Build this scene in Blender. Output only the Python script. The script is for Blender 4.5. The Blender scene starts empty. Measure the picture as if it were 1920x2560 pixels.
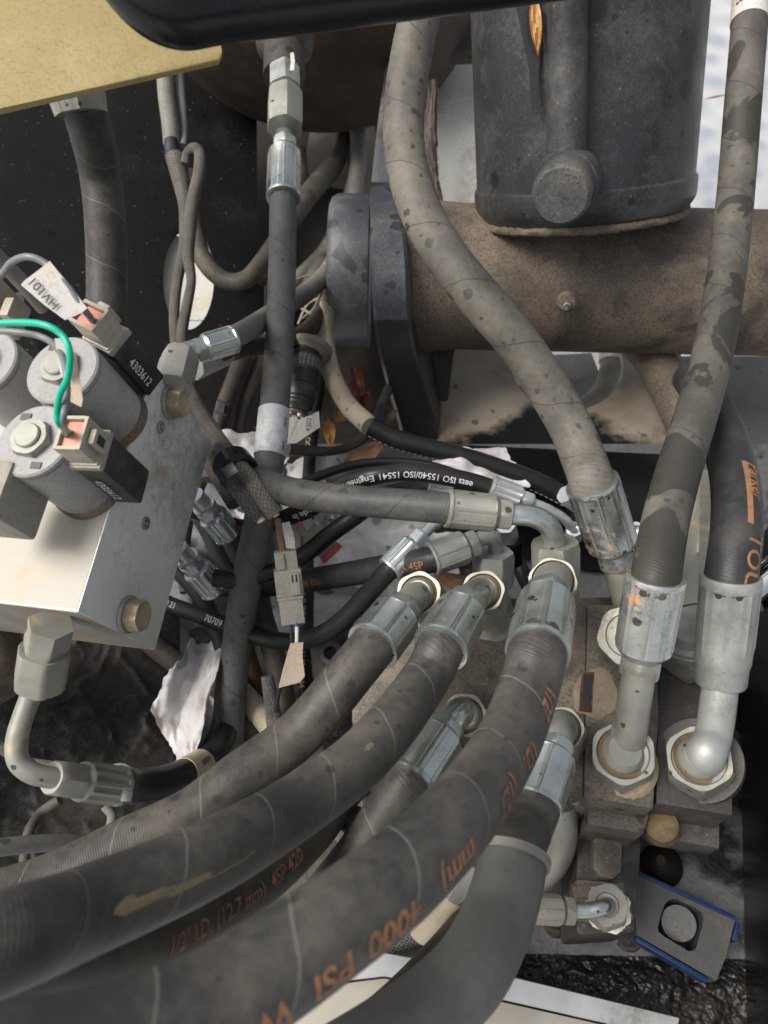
import bpy, bmesh, math, random
from mathutils import Vector, Matrix, noise
random.seed(7)
R_ = math.radians
SC = bpy.context.scene
COL = SC.collection
PI = math.pi

# ------------------------------------------------------------------ camera
W_PX, H_PX, F_PX = 1920.0, 2560.0, 1924.0
CAM_Z = 1.30
cam_d = bpy.data.cameras.new('camera')
cam = bpy.data.objects.new('camera', cam_d)
COL.objects.link(cam)
cam.location = (0, 0, CAM_Z)
cam.rotation_euler = (R_(35), 0, 0)
cam_d.sensor_fit = 'VERTICAL'
cam_d.sensor_height = 34.6
cam_d.lens = 26.0
cam_d.clip_start = 0.01
cam_d.clip_end = 200
cam_d.dof.use_dof = True
cam_d.dof.focus_distance = 0.46
cam_d.dof.aperture_fstop = 12.0
SC.camera = cam
CAMLOC = Vector(cam.location)
CROT = Matrix.Rotation(R_(35), 3, 'X')

# ------------------------------------------------------------------ light
SUN_EL, SUN_AZ = 54.0, -102.0      # degrees; azimuth measured from +Y towards +X
wd = bpy.data.worlds.new('World')
SC.world = wd
wd.use_nodes = True
nt = wd.node_tree
bgn = nt.nodes['Background']
sky = nt.nodes.new('ShaderNodeTexSky')
sky.sky_type = 'NISHITA'
sky.sun_disc = False
sky.sun_elevation = R_(SUN_EL)
sky.sun_rotation = R_(SUN_AZ)
sky.air_density = 1.0
sky.dust_density = 5.0
sky.ozone_density = 0.6
hs = nt.nodes.new('ShaderNodeHueSaturation')          # overcast: the same sky, greyer
hs.inputs['Saturation'].default_value = 0.35
nt.links.new(sky.outputs[0], hs.inputs['Color'])
nt.links.new(hs.outputs[0], bgn.inputs[0])
bgn.inputs[1].default_value = 0.072
sl = bpy.data.lights.new('sun', 'SUN')
sl.energy = 1.5
sl.angle = R_(30)
sl.color = (1.0, 0.96, 0.89)
so = bpy.data.objects.new('sun', sl)
COL.objects.link(so)
so.location = (-2, 1, 4)
sd = Vector((math.sin(R_(SUN_AZ)) * math.cos(R_(SUN_EL)), math.cos(R_(SUN_AZ)) * math.cos(R_(SUN_EL)), math.sin(R_(SUN_EL))))
so.rotation_euler = sd.to_track_quat('Z', 'Y').to_euler()
SC.view_settings.view_transform = 'Standard'
SC.view_settings.look = 'None'
SC.view_settings.gamma = 1
SC.view_settings.exposure = 1.2

# ------------------------------------------------------------------ geometry helpers
def ray(x, y):
    return CROT @ Vector(((x - 960) / F_PX, -(y - 1280) / F_PX, -1.0))
def P(x, y, d):                       # world point at distance d along the view axis
    return CAMLOC + ray(x, y) * d
def PZ(x, y, h):                      # world point on the level plane h below the lens
    r = ray(x, y)
    return CAMLOC + r * (h / -r.z)
def onpl(x, y, p0, n):
    r = ray(x, y)
    return CAMLOC + r * ((p0 - CAMLOC).dot(n) / r.dot(n))
def wr(w, d):                         # radius in metres of something w pixels wide at depth d
    return w * d / F_PX / 2

class G:
    def __init__(s): s.v = []; s.f = []; s.uv = []
    def add(s, vs, fs, uvs=None):
        o = len(s.v)
        s.v += [Vector(v) for v in vs]
        for i, f in enumerate(fs):
            s.f.append([o + k for k in f])
            s.uv.append(uvs[i] if uvs else [(0, 0)] * len(f))
        return s

def mkobj(name, g, mat, origin=None, ang=35, bevel=0):
    me = bpy.data.meshes.new(name)
    o = origin or Vector((0, 0, 0))
    me.from_pydata([tuple(v - o) for v in g.v], [], g.f)
    ul = me.uv_layers.new(name='UVMap')
    i = 0
    for f in g.uv:
        for u in f:
            ul.data[i].uv = u
            i += 1
    if bevel:
        bm = bmesh.new(); bm.from_mesh(me)
        bmesh.ops.remove_doubles(bm, verts=bm.verts, dist=1e-6)
        es = [e for e in bm.edges if len(e.link_faces) == 2 and e.calc_face_angle(0) > 0.6]
        bmesh.ops.bevel(bm, geom=es, offset=bevel, segments=2, profile=0.6, affect='EDGES', clamp_overlap=True)
        bm.to_mesh(me); bm.free()
    if mat: me.materials.append(mat)
    me.polygons.foreach_set('use_smooth', [True] * len(me.polygons))
    try: me.set_sharp_from_angle(angle=R_(ang))
    except Exception: pass
    me.update()
    ob = bpy.data.objects.new(name, me)
    COL.objects.link(ob)
    return ob

class Thing:
    def __init__(s, name, label, cat, loc, group=None, kind=None):
        s.loc = Vector(loc)
        e = bpy.data.objects.new(name, None)
        e.empty_display_size = 0.01
        COL.objects.link(e)
        e.location = s.loc
        e['label'] = label; e['category'] = cat
        if group: e['group'] = group
        if kind: e['kind'] = kind
        s.e = e
    def part(s, name, g, mat, parent=None, label=None, **k):
        ob = mkobj(name, g, mat, s.loc, **k)
        ob.parent = parent or s.e
        if label: ob['label'] = label
        return ob

def solo(name, g, mat, label=None, cat=None, group=None, kind=None, **k):
    c = sum(g.v, Vector()) / len(g.v)
    c.z = min(v.z for v in g.v)
    ob = mkobj(name, g, mat, c, **k)
    ob.location = c
    if label: ob['label'] = label
    if cat: ob['category'] = cat
    if group: ob['group'] = group
    if kind: ob['kind'] = kind
    return ob

def catmull(pts, n):
    out = []
    q = [2 * pts[0] - pts[1]] + list(pts) + [2 * pts[-1] - pts[-2]]
    for i in range(1, len(q) - 2):
        a, b, c, d = q[i - 1], q[i], q[i + 1], q[i + 2]
        for k in range(n):
            t = k / n
            out.append(0.5 * ((2 * b) + (c - a) * t + (2 * a - 5 * b + 4 * c - d) * t * t + (3 * b - a - 3 * c + d) * t ** 3))
    out.append(q[-2])
    return out

class Tube:
    """round tube along world points; rad a number or one per control point"""
    def __init__(s, pts, rad, n=8, sides=28, rmod=None, cap=True):
        pts = [Vector(p) for p in pts]
        rs = rad if isinstance(rad, (list, tuple)) else [rad] * len(pts)
        vv = catmull([Vector((p.x, p.y, p.z)) for p in pts], n)
        rr = [v.x for v in catmull([Vector((r, 0, 0)) for r in rs], n)]
        s.c = vv; s.r = rr
        m = len(vv)
        s.t = [(vv[min(i + 1, m - 1)] - vv[max(i - 1, 0)]).normalized() for i in range(m)]
        s.n = []; s.b = []
        for i in range(m):
            c = CAMLOC - vv[i]
            nn = (c - s.t[i] * c.dot(s.t[i])).normalized()
            s.n.append(nn); s.b.append(s.t[i].cross(nn))
        s.s = [0.0]
        for i in range(1, m): s.s.append(s.s[-1] + (vv[i] - vv[i - 1]).length)
        s.L = s.s[-1]
        g = G(); V = []; Fs = []; U = []
        for i in range(m):
            for k in range(sides):
                th = 2 * PI * k / sides
                r = rr[i] * (rmod(s.s[i], th) if rmod else 1)
                V.append(vv[i] + (s.n[i] * math.cos(th) + s.b[i] * math.sin(th)) * r)
        for i in range(m - 1):
            for k in range(sides):
                k2 = (k + 1) % sides
                Fs.append([i * sides + k, i * sides + k2, (i + 1) * sides + k2, (i + 1) * sides + k])
                a, b = k / sides, (k + 1) / sides
                U.append([(s.s[i], a), (s.s[i], b), (s.s[i + 1], b), (s.s[i + 1], a)])
        if cap:
            Fs.append(list(range(sides))[::-1]); U.append([(0, 0)] * sides)
            Fs.append([(m - 1) * sides + k for k in range(sides)]); U.append([(s.L, 0)] * sides)
        g.add(V, Fs, U)
        s.g = g
    def at(s, u):
        u = max(0, min(s.L - 1e-6, u))
        lo, hi = 0, len(s.s) - 1
        while hi - lo > 1:
            md = (lo + hi) // 2
            if s.s[md] <= u: lo = md
            else: hi = md
        f = (u - s.s[lo]) / max(1e-9, s.s[hi] - s.s[lo])
        mx = lambda L: L[lo].lerp(L[hi], f)
        return mx(s.c), mx(s.t).normalized(), mx(s.n).normalized(), mx(s.b).normalized(), s.r[lo] * (1 - f) + s.r[hi] * f
    def near(s, x, y):                # arc length whose picture lies nearest a pixel
        best = None
        rr = ray(x, y).normalized()
        for i, c in enumerate(s.c):
            v = (c - CAMLOC)
            d = (v - rr * v.dot(rr)).length / v.length
            if best is None or d < best[0]: best = (d, s.s[i])
        return best[1]
    def band(s, u0, u1, extra, sides=32, n=10, arc=None):
        """sleeve lying on the tube between two arc lengths"""
        g = G(); V = []; Fs = []; U = []
        full = arc is None
        a0, a1 = arc or (0, 2 * PI)
        prof = [(u0, -0.0005), (u0, extra)] + [(u0 + (u1 - u0) * k / n, extra) for k in range(1, n)] + [(u1, extra), (u1, -0.0005)]
        m = sides if full else sides + 1
        for u, e in prof:
            c, t, nn, b, r = s.at(u)
            for k in range(m):
                th = a0 + (a1 - a0) * k / sides
                V.append(c + (nn * math.cos(th) + b * math.sin(th)) * (r + e))
        for i in range(len(prof) - 1):
            for k in range(sides):
                k2 = (k + 1) % m
                Fs.append([i * m + k, i * m + k2, (i + 1) * m + k2, (i + 1) * m + k])
                U.append([(prof[i][0], k / sides), (prof[i][0], (k + 1) / sides), (prof[i + 1][0], (k + 1) / sides), (prof[i + 1][0], k / sides)])
        g.add(V, Fs, U)
        return g

def hosepts(lst, D):                  # (x, y, width in px) -> world points, depth from the hose's true diameter
    return [P(x, y, F_PX * D / w) for x, y, w in lst]
def seat(pts, p0, p1, end=False, f=.22):
    """hose points with the first (or last) running straight into a collar p0 -> p1"""
    q = [p0.lerp(p1, f), p0.copy()]
    return pts + q[::-1] if end else q + pts
def dpts(lst):
    return [P(x, y, d) for x, y, d in lst]

def shp(kind, th):
    if kind == 'c': return 1
    if kind[0] == 'h':                # hexagon, corner radius 1
        a = th % (PI / 3) - PI / 6
        r = math.cos(PI / 6) / math.cos(a)
        return min(r, float(kind[1:])) if len(kind) > 1 else r
    if kind == 'o':                   # eight crimp flats with a fine ridge at each corner
        a = th % (PI / 4) - PI / 8
        r = math.cos(PI / 8) / math.cos(a)
        return 0.12 + 0.88 * r - .022 * math.exp(-((abs(a) - .285) / .035) ** 2) + .012 * max(0, abs(a) - .34) / .05
    if kind == 'f':                   # deep flutes
        c = math.cos(12 * th)
        return 1 - 0.085 * max(0, min(1, 0.5 - 1.6 * c))
    if kind == 'k':
        return 1 - 0.04 * (0.5 + 0.5 * math.cos(24 * th))
    return 1

def lathe(p0, p1, st, seg=48, up=None, phase=0, into=None):
    """stations (fraction along p0->p1, radius, shape)"""
    ax = p1 - p0; L = ax.length; ax = ax / L
    c = (up or (CAMLOC - p0))
    n = (c - ax * c.dot(ax)).normalized(); b = ax.cross(n)
    g = into or G(); V = []; Fs = []
    for t, r, k in st:
        for i in range(seg):
            th = 2 * PI * i / seg
            q = max(r, 1e-6) * shp(k, th)
            V.append(p0 + ax * (t * L) + (n * math.cos(th + phase) + b * math.sin(th + phase)) * q)
    m = len(st)
    for j in range(m - 1):
        for i in range(seg):
            i2 = (i + 1) % seg
            Fs.append([j * seg + i, j * seg + i2, (j + 1) * seg + i2, (j + 1) * seg + i])
    Fs.append(list(range(seg))[::-1]); Fs.append([(m - 1) * seg + i for i in range(seg)])
    U = [[(0, 0)] * len(f) for f in Fs]
    g.add(V, Fs, U)
    return g

def hexnut(p0, p1, R, hole=0, phase=0.26, rec=0.12):
    st = [(0, R * .80, 'c'), (0, R, 'h0.92'), (.10, R, 'h'), (.88, R, 'h'), (1, R, 'h0.92'), (1, R * .84, 'c')]
    if hole:
        st += [(1, hole * 1.06, 'c'), (1 - rec, hole, 'c'), (1 - rec * 1.5, hole * .5, 'c')]
    return lathe(p0, p1, st, phase=phase)

def ferrule(p0, p1, R, hexR=None, hexfrac=.2, kind='o', seg=64):
    """crimped collar from the hose end p0 to the fitting end p1; returns (collar, hex shoulder)"""
    if kind == 'f': seg = 144
    if kind == 'o': seg = 192
    e = 1 - hexfrac
    st = [(0, R * .80, 'c'), (0, R * .985, 'c'), (.02, R * 1.0, 'c'), (.05, R, 'c'), (.075, R * .985, kind), (e * .86, R * .975, kind),
          (e * .90, R * .95, 'c'), (e * .96, R * .82, 'c'), (e, R * .72, 'c')]
    col = lathe(p0, p1, st, seg=seg)
    hx = None
    if hexR:
        q = p0.lerp(p1, e - .005)
        hx = lathe(q, p1, [(0, hexR * .8, 'c'), (0, hexR, 'h0.93'), (.14, hexR, 'h'), (.72, hexR, 'h'), (.9, hexR, 'h0.92'), (1, hexR * .80, 'c'), (1, hexR * .6, 'c')])
    return col, hx

def prism(pts, thick, direction=None):
    """solid slab: polygon pts, extruded by thick away from the lens or along direction"""
    pts = [Vector(p) for p in pts]
    n = Vector((0, 0, 0))
    for i in range(len(pts)):
        a, b = pts[i], pts[(i + 1) % len(pts)]
        n += Vector(((a.y - b.y) * (a.z + b.z), (a.z - b.z) * (a.x + b.x), (a.x - b.x) * (a.y + b.y)))
    n.normalize()
    c = sum(pts, Vector()) / len(pts)
    if n.dot(CAMLOC - c) < 0:
        pts.reverse(); n = -n
    d = (direction.normalized() if direction else -n) * thick
    m = len(pts)
    g = G()
    g.add(pts + [p + d for p in pts], [list(range(m)), [m + k for k in range(m)][::-1]] + [[k, m + k, m + (k + 1) % m, (k + 1) % m] for k in range(m)])
    return g

def obox(c, ax, ay, az, sx, sy, sz, g=None):
    """box centred c with half sizes along unit axes"""
    g = g or G()
    V = []
    for i in (-1, 1):
        for j in (-1, 1):
            for k in (-1, 1):
                V.append(c + ax * (sx * i) + ay * (sy * j) + az * (sz * k))
    F = [[0, 1, 3, 2], [4, 6, 7, 5], [0, 4, 5, 1], [2, 3, 7, 6], [0, 2, 6, 4], [1, 5, 7, 3]]
    if ax.cross(ay).dot(az) < 0: F = [f[::-1] for f in F]
    g.add(V, F)
    return g

def grid(corners, nx, ny, fn=None, thick=0.0006):
    """sheet through four corner points (tl, tr, br, bl) with displacement fn(u, v) along its normal, given real thickness"""
    a, b, c, d = [Vector(q) for q in corners]
    n = (b - a).cross(d - a).normalized()
    if n.dot(CAMLOC - a) < 0: n = -n
    g = G(); V = []; F = []
    for j in range(ny + 1):
        for i in range(nx + 1):
            u, v = i / nx, j / ny
            p = a.lerp(b, u).lerp(d.lerp(c, u), v)
            V.append(p + n * (fn(u, v, p) if fn else 0))
    m = len(V)
    V += [v - n * thick for v in V]
    W = nx + 1
    for j in range(ny):
        for i in range(nx):
            q = [j * W + i, (j + 1) * W + i, (j + 1) * W + i + 1, j * W + i + 1]
            F.append(q); F.append([m + k for k in q[::-1]])
    def edge(p, q): F.append([p, q, m + q, m + p])
    for i in range(nx): edge(i, i + 1); edge(ny * W + i + 1, ny * W + i)
    for j in range(ny): edge((j + 1) * W, j * W); edge(j * W + nx, (j + 1) * W + nx)
    U = [[(0, 0)] * 4 for f in F]
    g.add(V, F, U)
    bm = None
    return g

_dg = None
def textmesh(txt, h, cuts=0.35, bold=.012):
    cu = bpy.data.curves.new('t', 'FONT')
    cu.body = txt; cu.size = h; cu.resolution_u = 3; cu.offset = bold * h
    ob = bpy.data.objects.new('t', cu)
    COL.objects.link(ob)
    dg = bpy.context.evaluated_depsgraph_get(); dg.update()
    me = bpy.data.meshes.new_from_object(ob.evaluated_get(dg))
    bpy.data.objects.remove(ob); bpy.data.curves.remove(cu)
    bm = bmesh.new(); bm.from_mesh(me); bpy.data.meshes.remove(me)
    bmesh.ops.triangulate(bm, faces=bm.faces)
    for _ in range(3):
        es = [e for e in bm.edges if e.calc_length() > h * cuts]
        if not es: break
        bmesh.ops.subdivide_edges(bm, edges=es, cuts=1)
        bmesh.ops.triangulate(bm, faces=[f for f in bm.faces if len(f.verts) > 3])
    bm.verts.ensure_lookup_table()
    vs = [v.co.copy() for v in bm.verts]; fs = [[v.index for v in f.verts] for f in bm.faces]
    bm.free()
    return vs, fs

def text_tube(tb, u0, th0, h, txt, flip=False, sx=1.0, lift=0.00025, bold=.012):
    vs, fs = textmesh(txt, h, bold=bold)
    g = G(); V = []
    for v in vs:
        x = v.x * sx; y = v.y
        if flip: u = u0 - x; dth = y
        else: u = u0 + x; dth = -y
        c, t, n, b, r = tb.at(u)
        th = th0 + dth / r
        V.append(c + (n * math.cos(th) + b * math.sin(th)) * (r + lift))
    g.add(V, fs)
    return g

def text_flat(o, xd, yd, h, txt, lift=0.0003, sx=1.0):
    vs, fs = textmesh(txt, h, 9)
    xd = xd.normalized(); n = xd.cross(yd).normalized(); yd = n.cross(xd)
    g = G()
    g.add([o + xd * v.x * sx + yd * v.y + n * lift for v in vs], fs)
    return g
# ------------------------------------------------------------------ materials
class NB:
    def __init__(s, name):
        s.m = bpy.data.materials.new(name); s.m.use_nodes = True
        s.t = s.m.node_tree; s.b = s.t.nodes['Principled BSDF']
    def n(s, ty, **k):
        q = s.t.nodes.new(ty)
        for a, v in k.items(): setattr(q, a, v)
        return q
    def l(s, a, b): s.t.links.new(a, b)
    def val(s, sock, x):
        if hasattr(x, 'links'): s.l(x, sock)
        else: sock.default_value = x
    def coord(s, which='Object'):
        return s.n('ShaderNodeTexCoord').outputs[which]
    def noise(s, co, scale, detail=4, rough=.6, dist=0):
        q = s.n('ShaderNodeTexNoise'); s.l(co, q.inputs['Vector'])
        q.inputs['Scale'].default_value = scale; q.inputs['Detail'].default_value = detail
        q.inputs['Roughness'].default_value = rough; q.inputs['Distortion'].default_value = dist
        return q.outputs['Fac']
    def ramp(s, f, a, b):
        q = s.n('ShaderNodeMapRange'); s.val(q.inputs[0], f)
        q.inputs[1].default_value = a; q.inputs[2].default_value = b
        return q.outputs[0]
    def math(s, op, a, b=0.0, c=0.0):
        q = s.n('ShaderNodeMath', operation=op)
        s.val(q.inputs[0], a); s.val(q.inputs[1], b); s.val(q.inputs[2], c)
        return q.outputs[0]
    def mix(s, f, a, b):
        q = s.n('ShaderNodeMix', data_type='RGBA')
        s.val(q.inputs[0], f)
        for sock, x in ((q.inputs[6], a), (q.inputs[7], b)):
            if hasattr(x, 'links'): s.l(x, sock)
            else: sock.default_value = (*x, 1) if len(x) == 3 else x
        return q.outputs[2]
    def bump(s, h, st, dist=.001, prev=None):
        q = s.n('ShaderNodeBump'); s.l(h, q.inputs['Height'])
        q.inputs['Strength'].default_value = st; q.inputs['Distance'].default_value = dist
        if prev: s.l(prev, q.inputs['Normal'])
        return q.outputs[0]
    def spots(s, co, scale, size, dens=1.0):
        """scattered round spots of varied size: 1 inside"""
        wn = s.n('ShaderNodeTexNoise'); s.l(co, wn.inputs['Vector']); wn.inputs['Scale'].default_value = scale * 2.2
        wob = s.n('ShaderNodeVectorMath', operation='MULTIPLY_ADD')
        s.l(wn.outputs['Color'], wob.inputs[0]); wob.inputs[1].default_value = (.25 / scale,) * 3; s.l(co, wob.inputs[2])
        q = s.n('ShaderNodeTexVoronoi'); s.l(wob.outputs[0], q.inputs['Vector'])
        q.inputs['Scale'].default_value = scale
        sp = s.n('ShaderNodeSeparateColor'); s.l(q.outputs['Color'], sp.inputs[0])
        r = s.math('MULTIPLY', s.math('POWER', sp.outputs[0], 2.5), size)
        ok = s.math('LESS_THAN', sp.outputs[1], dens)
        r = s.math('MULTIPLY', r, ok)
        d = s.math('SUBTRACT', r, q.outputs['Distance'])
        return s.ramp(d, -.01, .05)
    def out(s, col, rough=.6, metal=0.0, nrm=None, spec=None):
        s.val(s.b.inputs['Base Color'], (*col, 1) if isinstance(col, tuple) else col)
        s.val(s.b.inputs['Roughness'], rough); s.val(s.b.inputs['Metallic'], metal)
        if nrm: s.l(nrm, s.b.inputs['Normal'])
        if spec is not None: s.b.inputs['Specular IOR Level'].default_value = spec
        return s.m

def rubber(name, base, dust, amount=.5, spot=0.0, rib=True, seam=True, rough=.62, pitch=.042, wet=0.0, seamcol=None, big=0.0):
    b = NB(name)
    co = b.coord('Object'); uv = b.n('ShaderNodeUVMap').outputs[0]
    sp = b.n('ShaderNodeSeparateXYZ'); b.l(uv, sp.inputs[0])
    u, v = sp.outputs[0], sp.outputs[1]
    n1 = b.noise(co, 26, 5, .65); n2 = b.noise(co, 240, 4, .7)
    f = b.ramp(b.math('ADD', n1, b.math('MULTIPLY', b.math('SUBTRACT', n2, .5), .35)), .62 - amount * .5, .95 - amount * .5)
    c = b.mix(f, base, dust)
    nrm = None
    h = b.math('MULTIPLY', n2, .25)
    if rib:
        w = b.math('SINE', b.math('MULTIPLY', b.math('ADD', b.math('MULTIPLY', u, 1 / .0011), b.math('MULTIPLY', v, 9.0)), 2 * PI))
        h = b.math('ADD', h, b.math('MULTIPLY', w, .10))
        c = b.mix(b.math('MULTIPLY_ADD', w, .11, .11), c, tuple(x * .45 for x in base))
    rg = b.ramp(n1, .3, .7); rg = b.math('MULTIPLY_ADD', rg, .18, rough - .1)
    if seam:
        # one lap of the wrapping tape: a thin step running round the hose in a helix, uneven
        ph = b.math('ADD', b.math('ADD', b.math('MULTIPLY', u, 1 / pitch), v), b.math('MULTIPLY', b.noise(co, 40, 2), .12))
        fr = b.math('FRACT', ph)
        line = b.math('LESS_THAN', fr, .020)
        h = b.math('ADD', h, b.math('MULTIPLY', fr, .9))
        c = b.mix(b.math('MULTIPLY', line, .55), c, seamcol or tuple(x * .3 for x in base))
        tone = b.math('MULTIPLY', b.n('ShaderNodeTexWhiteNoise', noise_dimensions='1D').outputs[0], 0)
    if spot > 0:
        s1 = b.spots(co, 95, .36, spot); s2 = b.spots(co, 200, .40, spot * .9)
        s3 = b.spots(co, 32, .36, spot * .16)
        m = b.math('MAXIMUM', b.math('MAXIMUM', s1, s2), s3)
        m = b.math('MULTIPLY', m, b.math('MULTIPLY_ADD', n1, .9, .2))
        c = b.mix(m, c, (.025, .024, .024))
        rg = b.math('SUBTRACT', rg, b.math('MULTIPLY', m, .12))
    if big > 0:                       # large oily patches with a hard edge
        nb = b.noise(co, 20, 4, .55, .5)
        m = b.ramp(nb, .63 - big * .25, .645 - big * .25)
        c = b.mix(b.math('MULTIPLY', m, .85), c, tuple(x * .42 for x in base))
    nrm = b.bump(h, .55, .0006)
    return b.out(c, rg, 0, nrm, .34)

def metal(name, c1, c2, metallic=.55, rough=.4, scale=60, rust=0.0, rustcol=(.34, .13, .03), grime=0.25, grimecol=(.10, .085, .06), scratch=.15, spot=0.0, bump=.12, stain=0.0, staincol=(.5, .36, .16)):
    b = NB(name)
    co = b.coord('Object')
    n1 = b.noise(co, scale, 5, .62); n2 = b.noise(co, scale * 7, 5, .7); n3 = b.noise(co, scale * .35, 3, .55, .5)
    c = b.mix(b.ramp(n1, .3, .7), c1, c2)
    g = b.ramp(b.math('ADD', n3, b.math('MULTIPLY', b.math('SUBTRACT', n2, .5), .6)), .62 - grime * .35, .85 - grime * .2)
    g = b.math('MULTIPLY', g, .7)
    c = b.mix(g, c, grimecol)
    mt = b.math('MULTIPLY', b.math('SUBTRACT', 1.0, g), metallic)
    rg = b.math('ADD', b.math('MULTIPLY_ADD', b.ramp(n1, .3, .75), .22, rough - .08), b.math('MULTIPLY', g, .2))
    if stain > 0:
        ns = b.noise(co, scale * .55, 4, .6, 1.2)
        f = b.math('MULTIPLY', b.ramp(ns, .64 - stain * .25, .74 - stain * .15), .65)
        c = b.mix(f, c, staincol)
    if rust > 0:
        nr = b.math('ADD', b.noise(co, scale * .8, 6, .75, .6), b.math('MULTIPLY', n2, .12))
        f = b.ramp(nr, .78 - rust * .25, .84 - rust * .22)
        c = b.mix(f, c, rustcol); mt = b.math('MULTIPLY', mt, b.math('SUBTRACT', 1.0, f)); rg = b.math('ADD', rg, b.math('MULTIPLY', f, .3))
    if spot > 0:
        m = b.math('MAXIMUM', b.spots(co, 110, .36, spot), b.spots(co, 230, .38, spot))
        m = b.math('MULTIPLY', m, .8)
        c = b.mix(m, c, (.025, .025, .027)); rg = b.math('SUBTRACT', rg, b.math('MULTIPLY', m, .15))
    nrm = b.bump(b.math('ADD', n2, b.math('MULTIPLY', n1, .5)), bump, .0008)
    return b.out(c, rg, mt, nrm)

def paint(name, col, rough=.4, dust=(.2, .17, .13), amount=.2, spec=None, grit=.25, specks=0.0, bump=.05, scale=20, spot=0.0, spot_k=1.0, metal_=0.0, stain=None):
    b = NB(name)
    co = b.coord('Object')
    n1 = b.noise(co, scale, 5, .6); n2 = b.noise(co, scale * 14, 5, .75)
    f = b.ramp(b.math('ADD', n1, b.math('MULTIPLY', b.math('SUBTRACT', n2, .5), .5)), .7 - amount * .6, 1.0 - amount * .5)
    c = b.mix(f, col, dust)
    if stain:
        f2 = b.ramp(b.noise(co, scale * .8, 4, .6, .8), .52, .62)
        c = b.mix(b.math('MULTIPLY', f2, .7), c, stain)
    n4 = b.noise(co, 520, 2, .6)
    c = b.mix(b.math('MULTIPLY', b.ramp(n4, .52, .64), grit), c, tuple(x * .35 for x in col))
    c = b.mix(b.math('MULTIPLY', b.ramp(b.noise(co, 700, 2, .6), .62, .70), grit * .8), c, tuple(min(1, x * 1.5 + .03) for x in dust))
    if specks > 0:
        q = b.spots(co, 380, .34, specks)
        c = b.mix(b.math('MULTIPLY', q, .6), c, (.22, .20, .17))
    if spot > 0:
        m = b.math('MAXIMUM', b.spots(co, 24 * spot_k, .34 if spot_k == 1 else .85, spot), b.spots(co, 75 * spot_k, .38, spot))
        c = b.mix(b.math('MULTIPLY', m, .8), c, tuple(x * .3 for x in col))
    rg = b.math('MULTIPLY_ADD', f, .3, rough)
    rg = b.math('ADD', rg, b.math('MULTIPLY', b.math('SUBTRACT', n1, .5), .25))
    return b.out(c, rg, metal_, b.bump(b.math('ADD', n2, n1), bump, .001), spec)

def braid(name, c1, c2, f=.004, k=10.0, rough=.55, bump=.8):
    b = NB(name)
    co = b.coord('Object'); uv = b.n('ShaderNodeUVMap').outputs[0]
    sp = b.n('ShaderNodeSeparateXYZ'); b.l(uv, sp.inputs[0])
    u, v = sp.outputs[0], sp.outputs[1]
    vk = b.math('MULTIPLY', v, k)
    tri = b.math('PINGPONG', vk, .5)
    a = b.math('SINE', b.math('MULTIPLY', b.math('ADD', b.math('MULTIPLY', u, 1 / f), b.math('MULTIPLY', tri, 2.2)), 2 * PI))
    n1 = b.noise(co, 60, 4, .6)
    h = b.math('MULTIPLY_ADD', a, .5, .5)
    c = b.mix(b.math('MULTIPLY', h, b.ramp(n1, .2, .7)), c1, c2)
    return b.out(c, rough, 0, b.bump(h, bump, .0006))

def plain(name, col, rough=.5, metal=0.0, var=.15, scale=80):
    b = NB(name)
    co = b.coord('Object')
    n1 = b.noise(co, scale, 4, .6)
    c = b.mix(n1, tuple(x * (1 - var) for x in col), tuple(min(1, x * (1 + var)) for x in col))
    return b.out(c, rough, metal, b.bump(n1, .1, .0006))

M = {}
DUST = (.22, .195, .155)
M['hose'] = rubber('hose_rubber', (.041, .039, .037), (.124, .109, .087), .46, rough=.52, spot=.55, seamcol=(.17, .16, .14))
M['hose2'] = rubber('hose_rubber_worn', (.041, .040, .039), (.122, .108, .088), .44, rough=.52, spot=.28, seamcol=(.2, .19, .17))
M['hose_dusty'] = rubber('hose_rubber_dusty', (.082, .075, .063), (.178, .162, .134), .58, spot=.8, big=.16)
M['hose_dusty2'] = rubber('hose_rubber_half_dusty', (.068, .063, .054), (.15, .137, .115), .5, spot=.5, big=.5)
M['hose_grey'] = rubber('hose_rubber_grey', (.048, .048, .048), (.125, .117, .105), .36, rough=.52, spot=.45, pitch=.05)
M['hose_light'] = rubber('hose_rubber_pale', (.078, .078, .077), (.155, .15, .14), .5, spot=.45, pitch=.05)
M['hose_shade'] = rubber('hose_rubber_brownish', (.032, .028, .024), (.085, .07, .052), .45, spot=.1, seam=False, rough=.5)  # darker rubber: shade under an upper hose put into the colour; also greasy hose
M['hose_dark'] = rubber('hose_rubber_dark', (.025, .025, .026), (.07, .065, .06), .35, spot=.1, rib=True, seam=False, rough=.5)
M['hose_black'] = rubber('hose_rubber_black', (.014, .014, .015), (.04, .038, .036), .15, rib=False, seam=False, rough=.42)
M['hose_brown'] = rubber('hose_rubber_grimy', (.05, .042, .034), (.15, .12, .088), .5, rib=True, seam=False)
M['cable_grey'] = rubber('cable_grey', (.14, .135, .125), (.25, .23, .195), .5, spot=.2, rib=False, seam=False)
M['cable_cream'] = rubber('cable_cream', (.40, .34, .25), (.50, .44, .34), .5, spot=.5, rib=False, seam=False)
M['cable_dark'] = rubber('cable_dark', (.045, .04, .035), (.14, .115, .09), .4, rib=True, seam=False)
M['wire_grey'] = plain('wire_grey', (.16, .165, .17), .4)
M['wire_green'] = plain('wire_green', (.0, .42, .26), .35)
M['wire_white'] = plain('wire_white', (.72, .70, .66), .4)
M['wire_blue'] = plain('wire_blue', (.02, .12, .45), .4)
M['wire_brown'] = plain('wire_copper_brown', (.22, .13, .08), .4)
M['braid'] = braid('braid_black', (.012, .012, .012), (.10, .095, .085))
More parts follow.
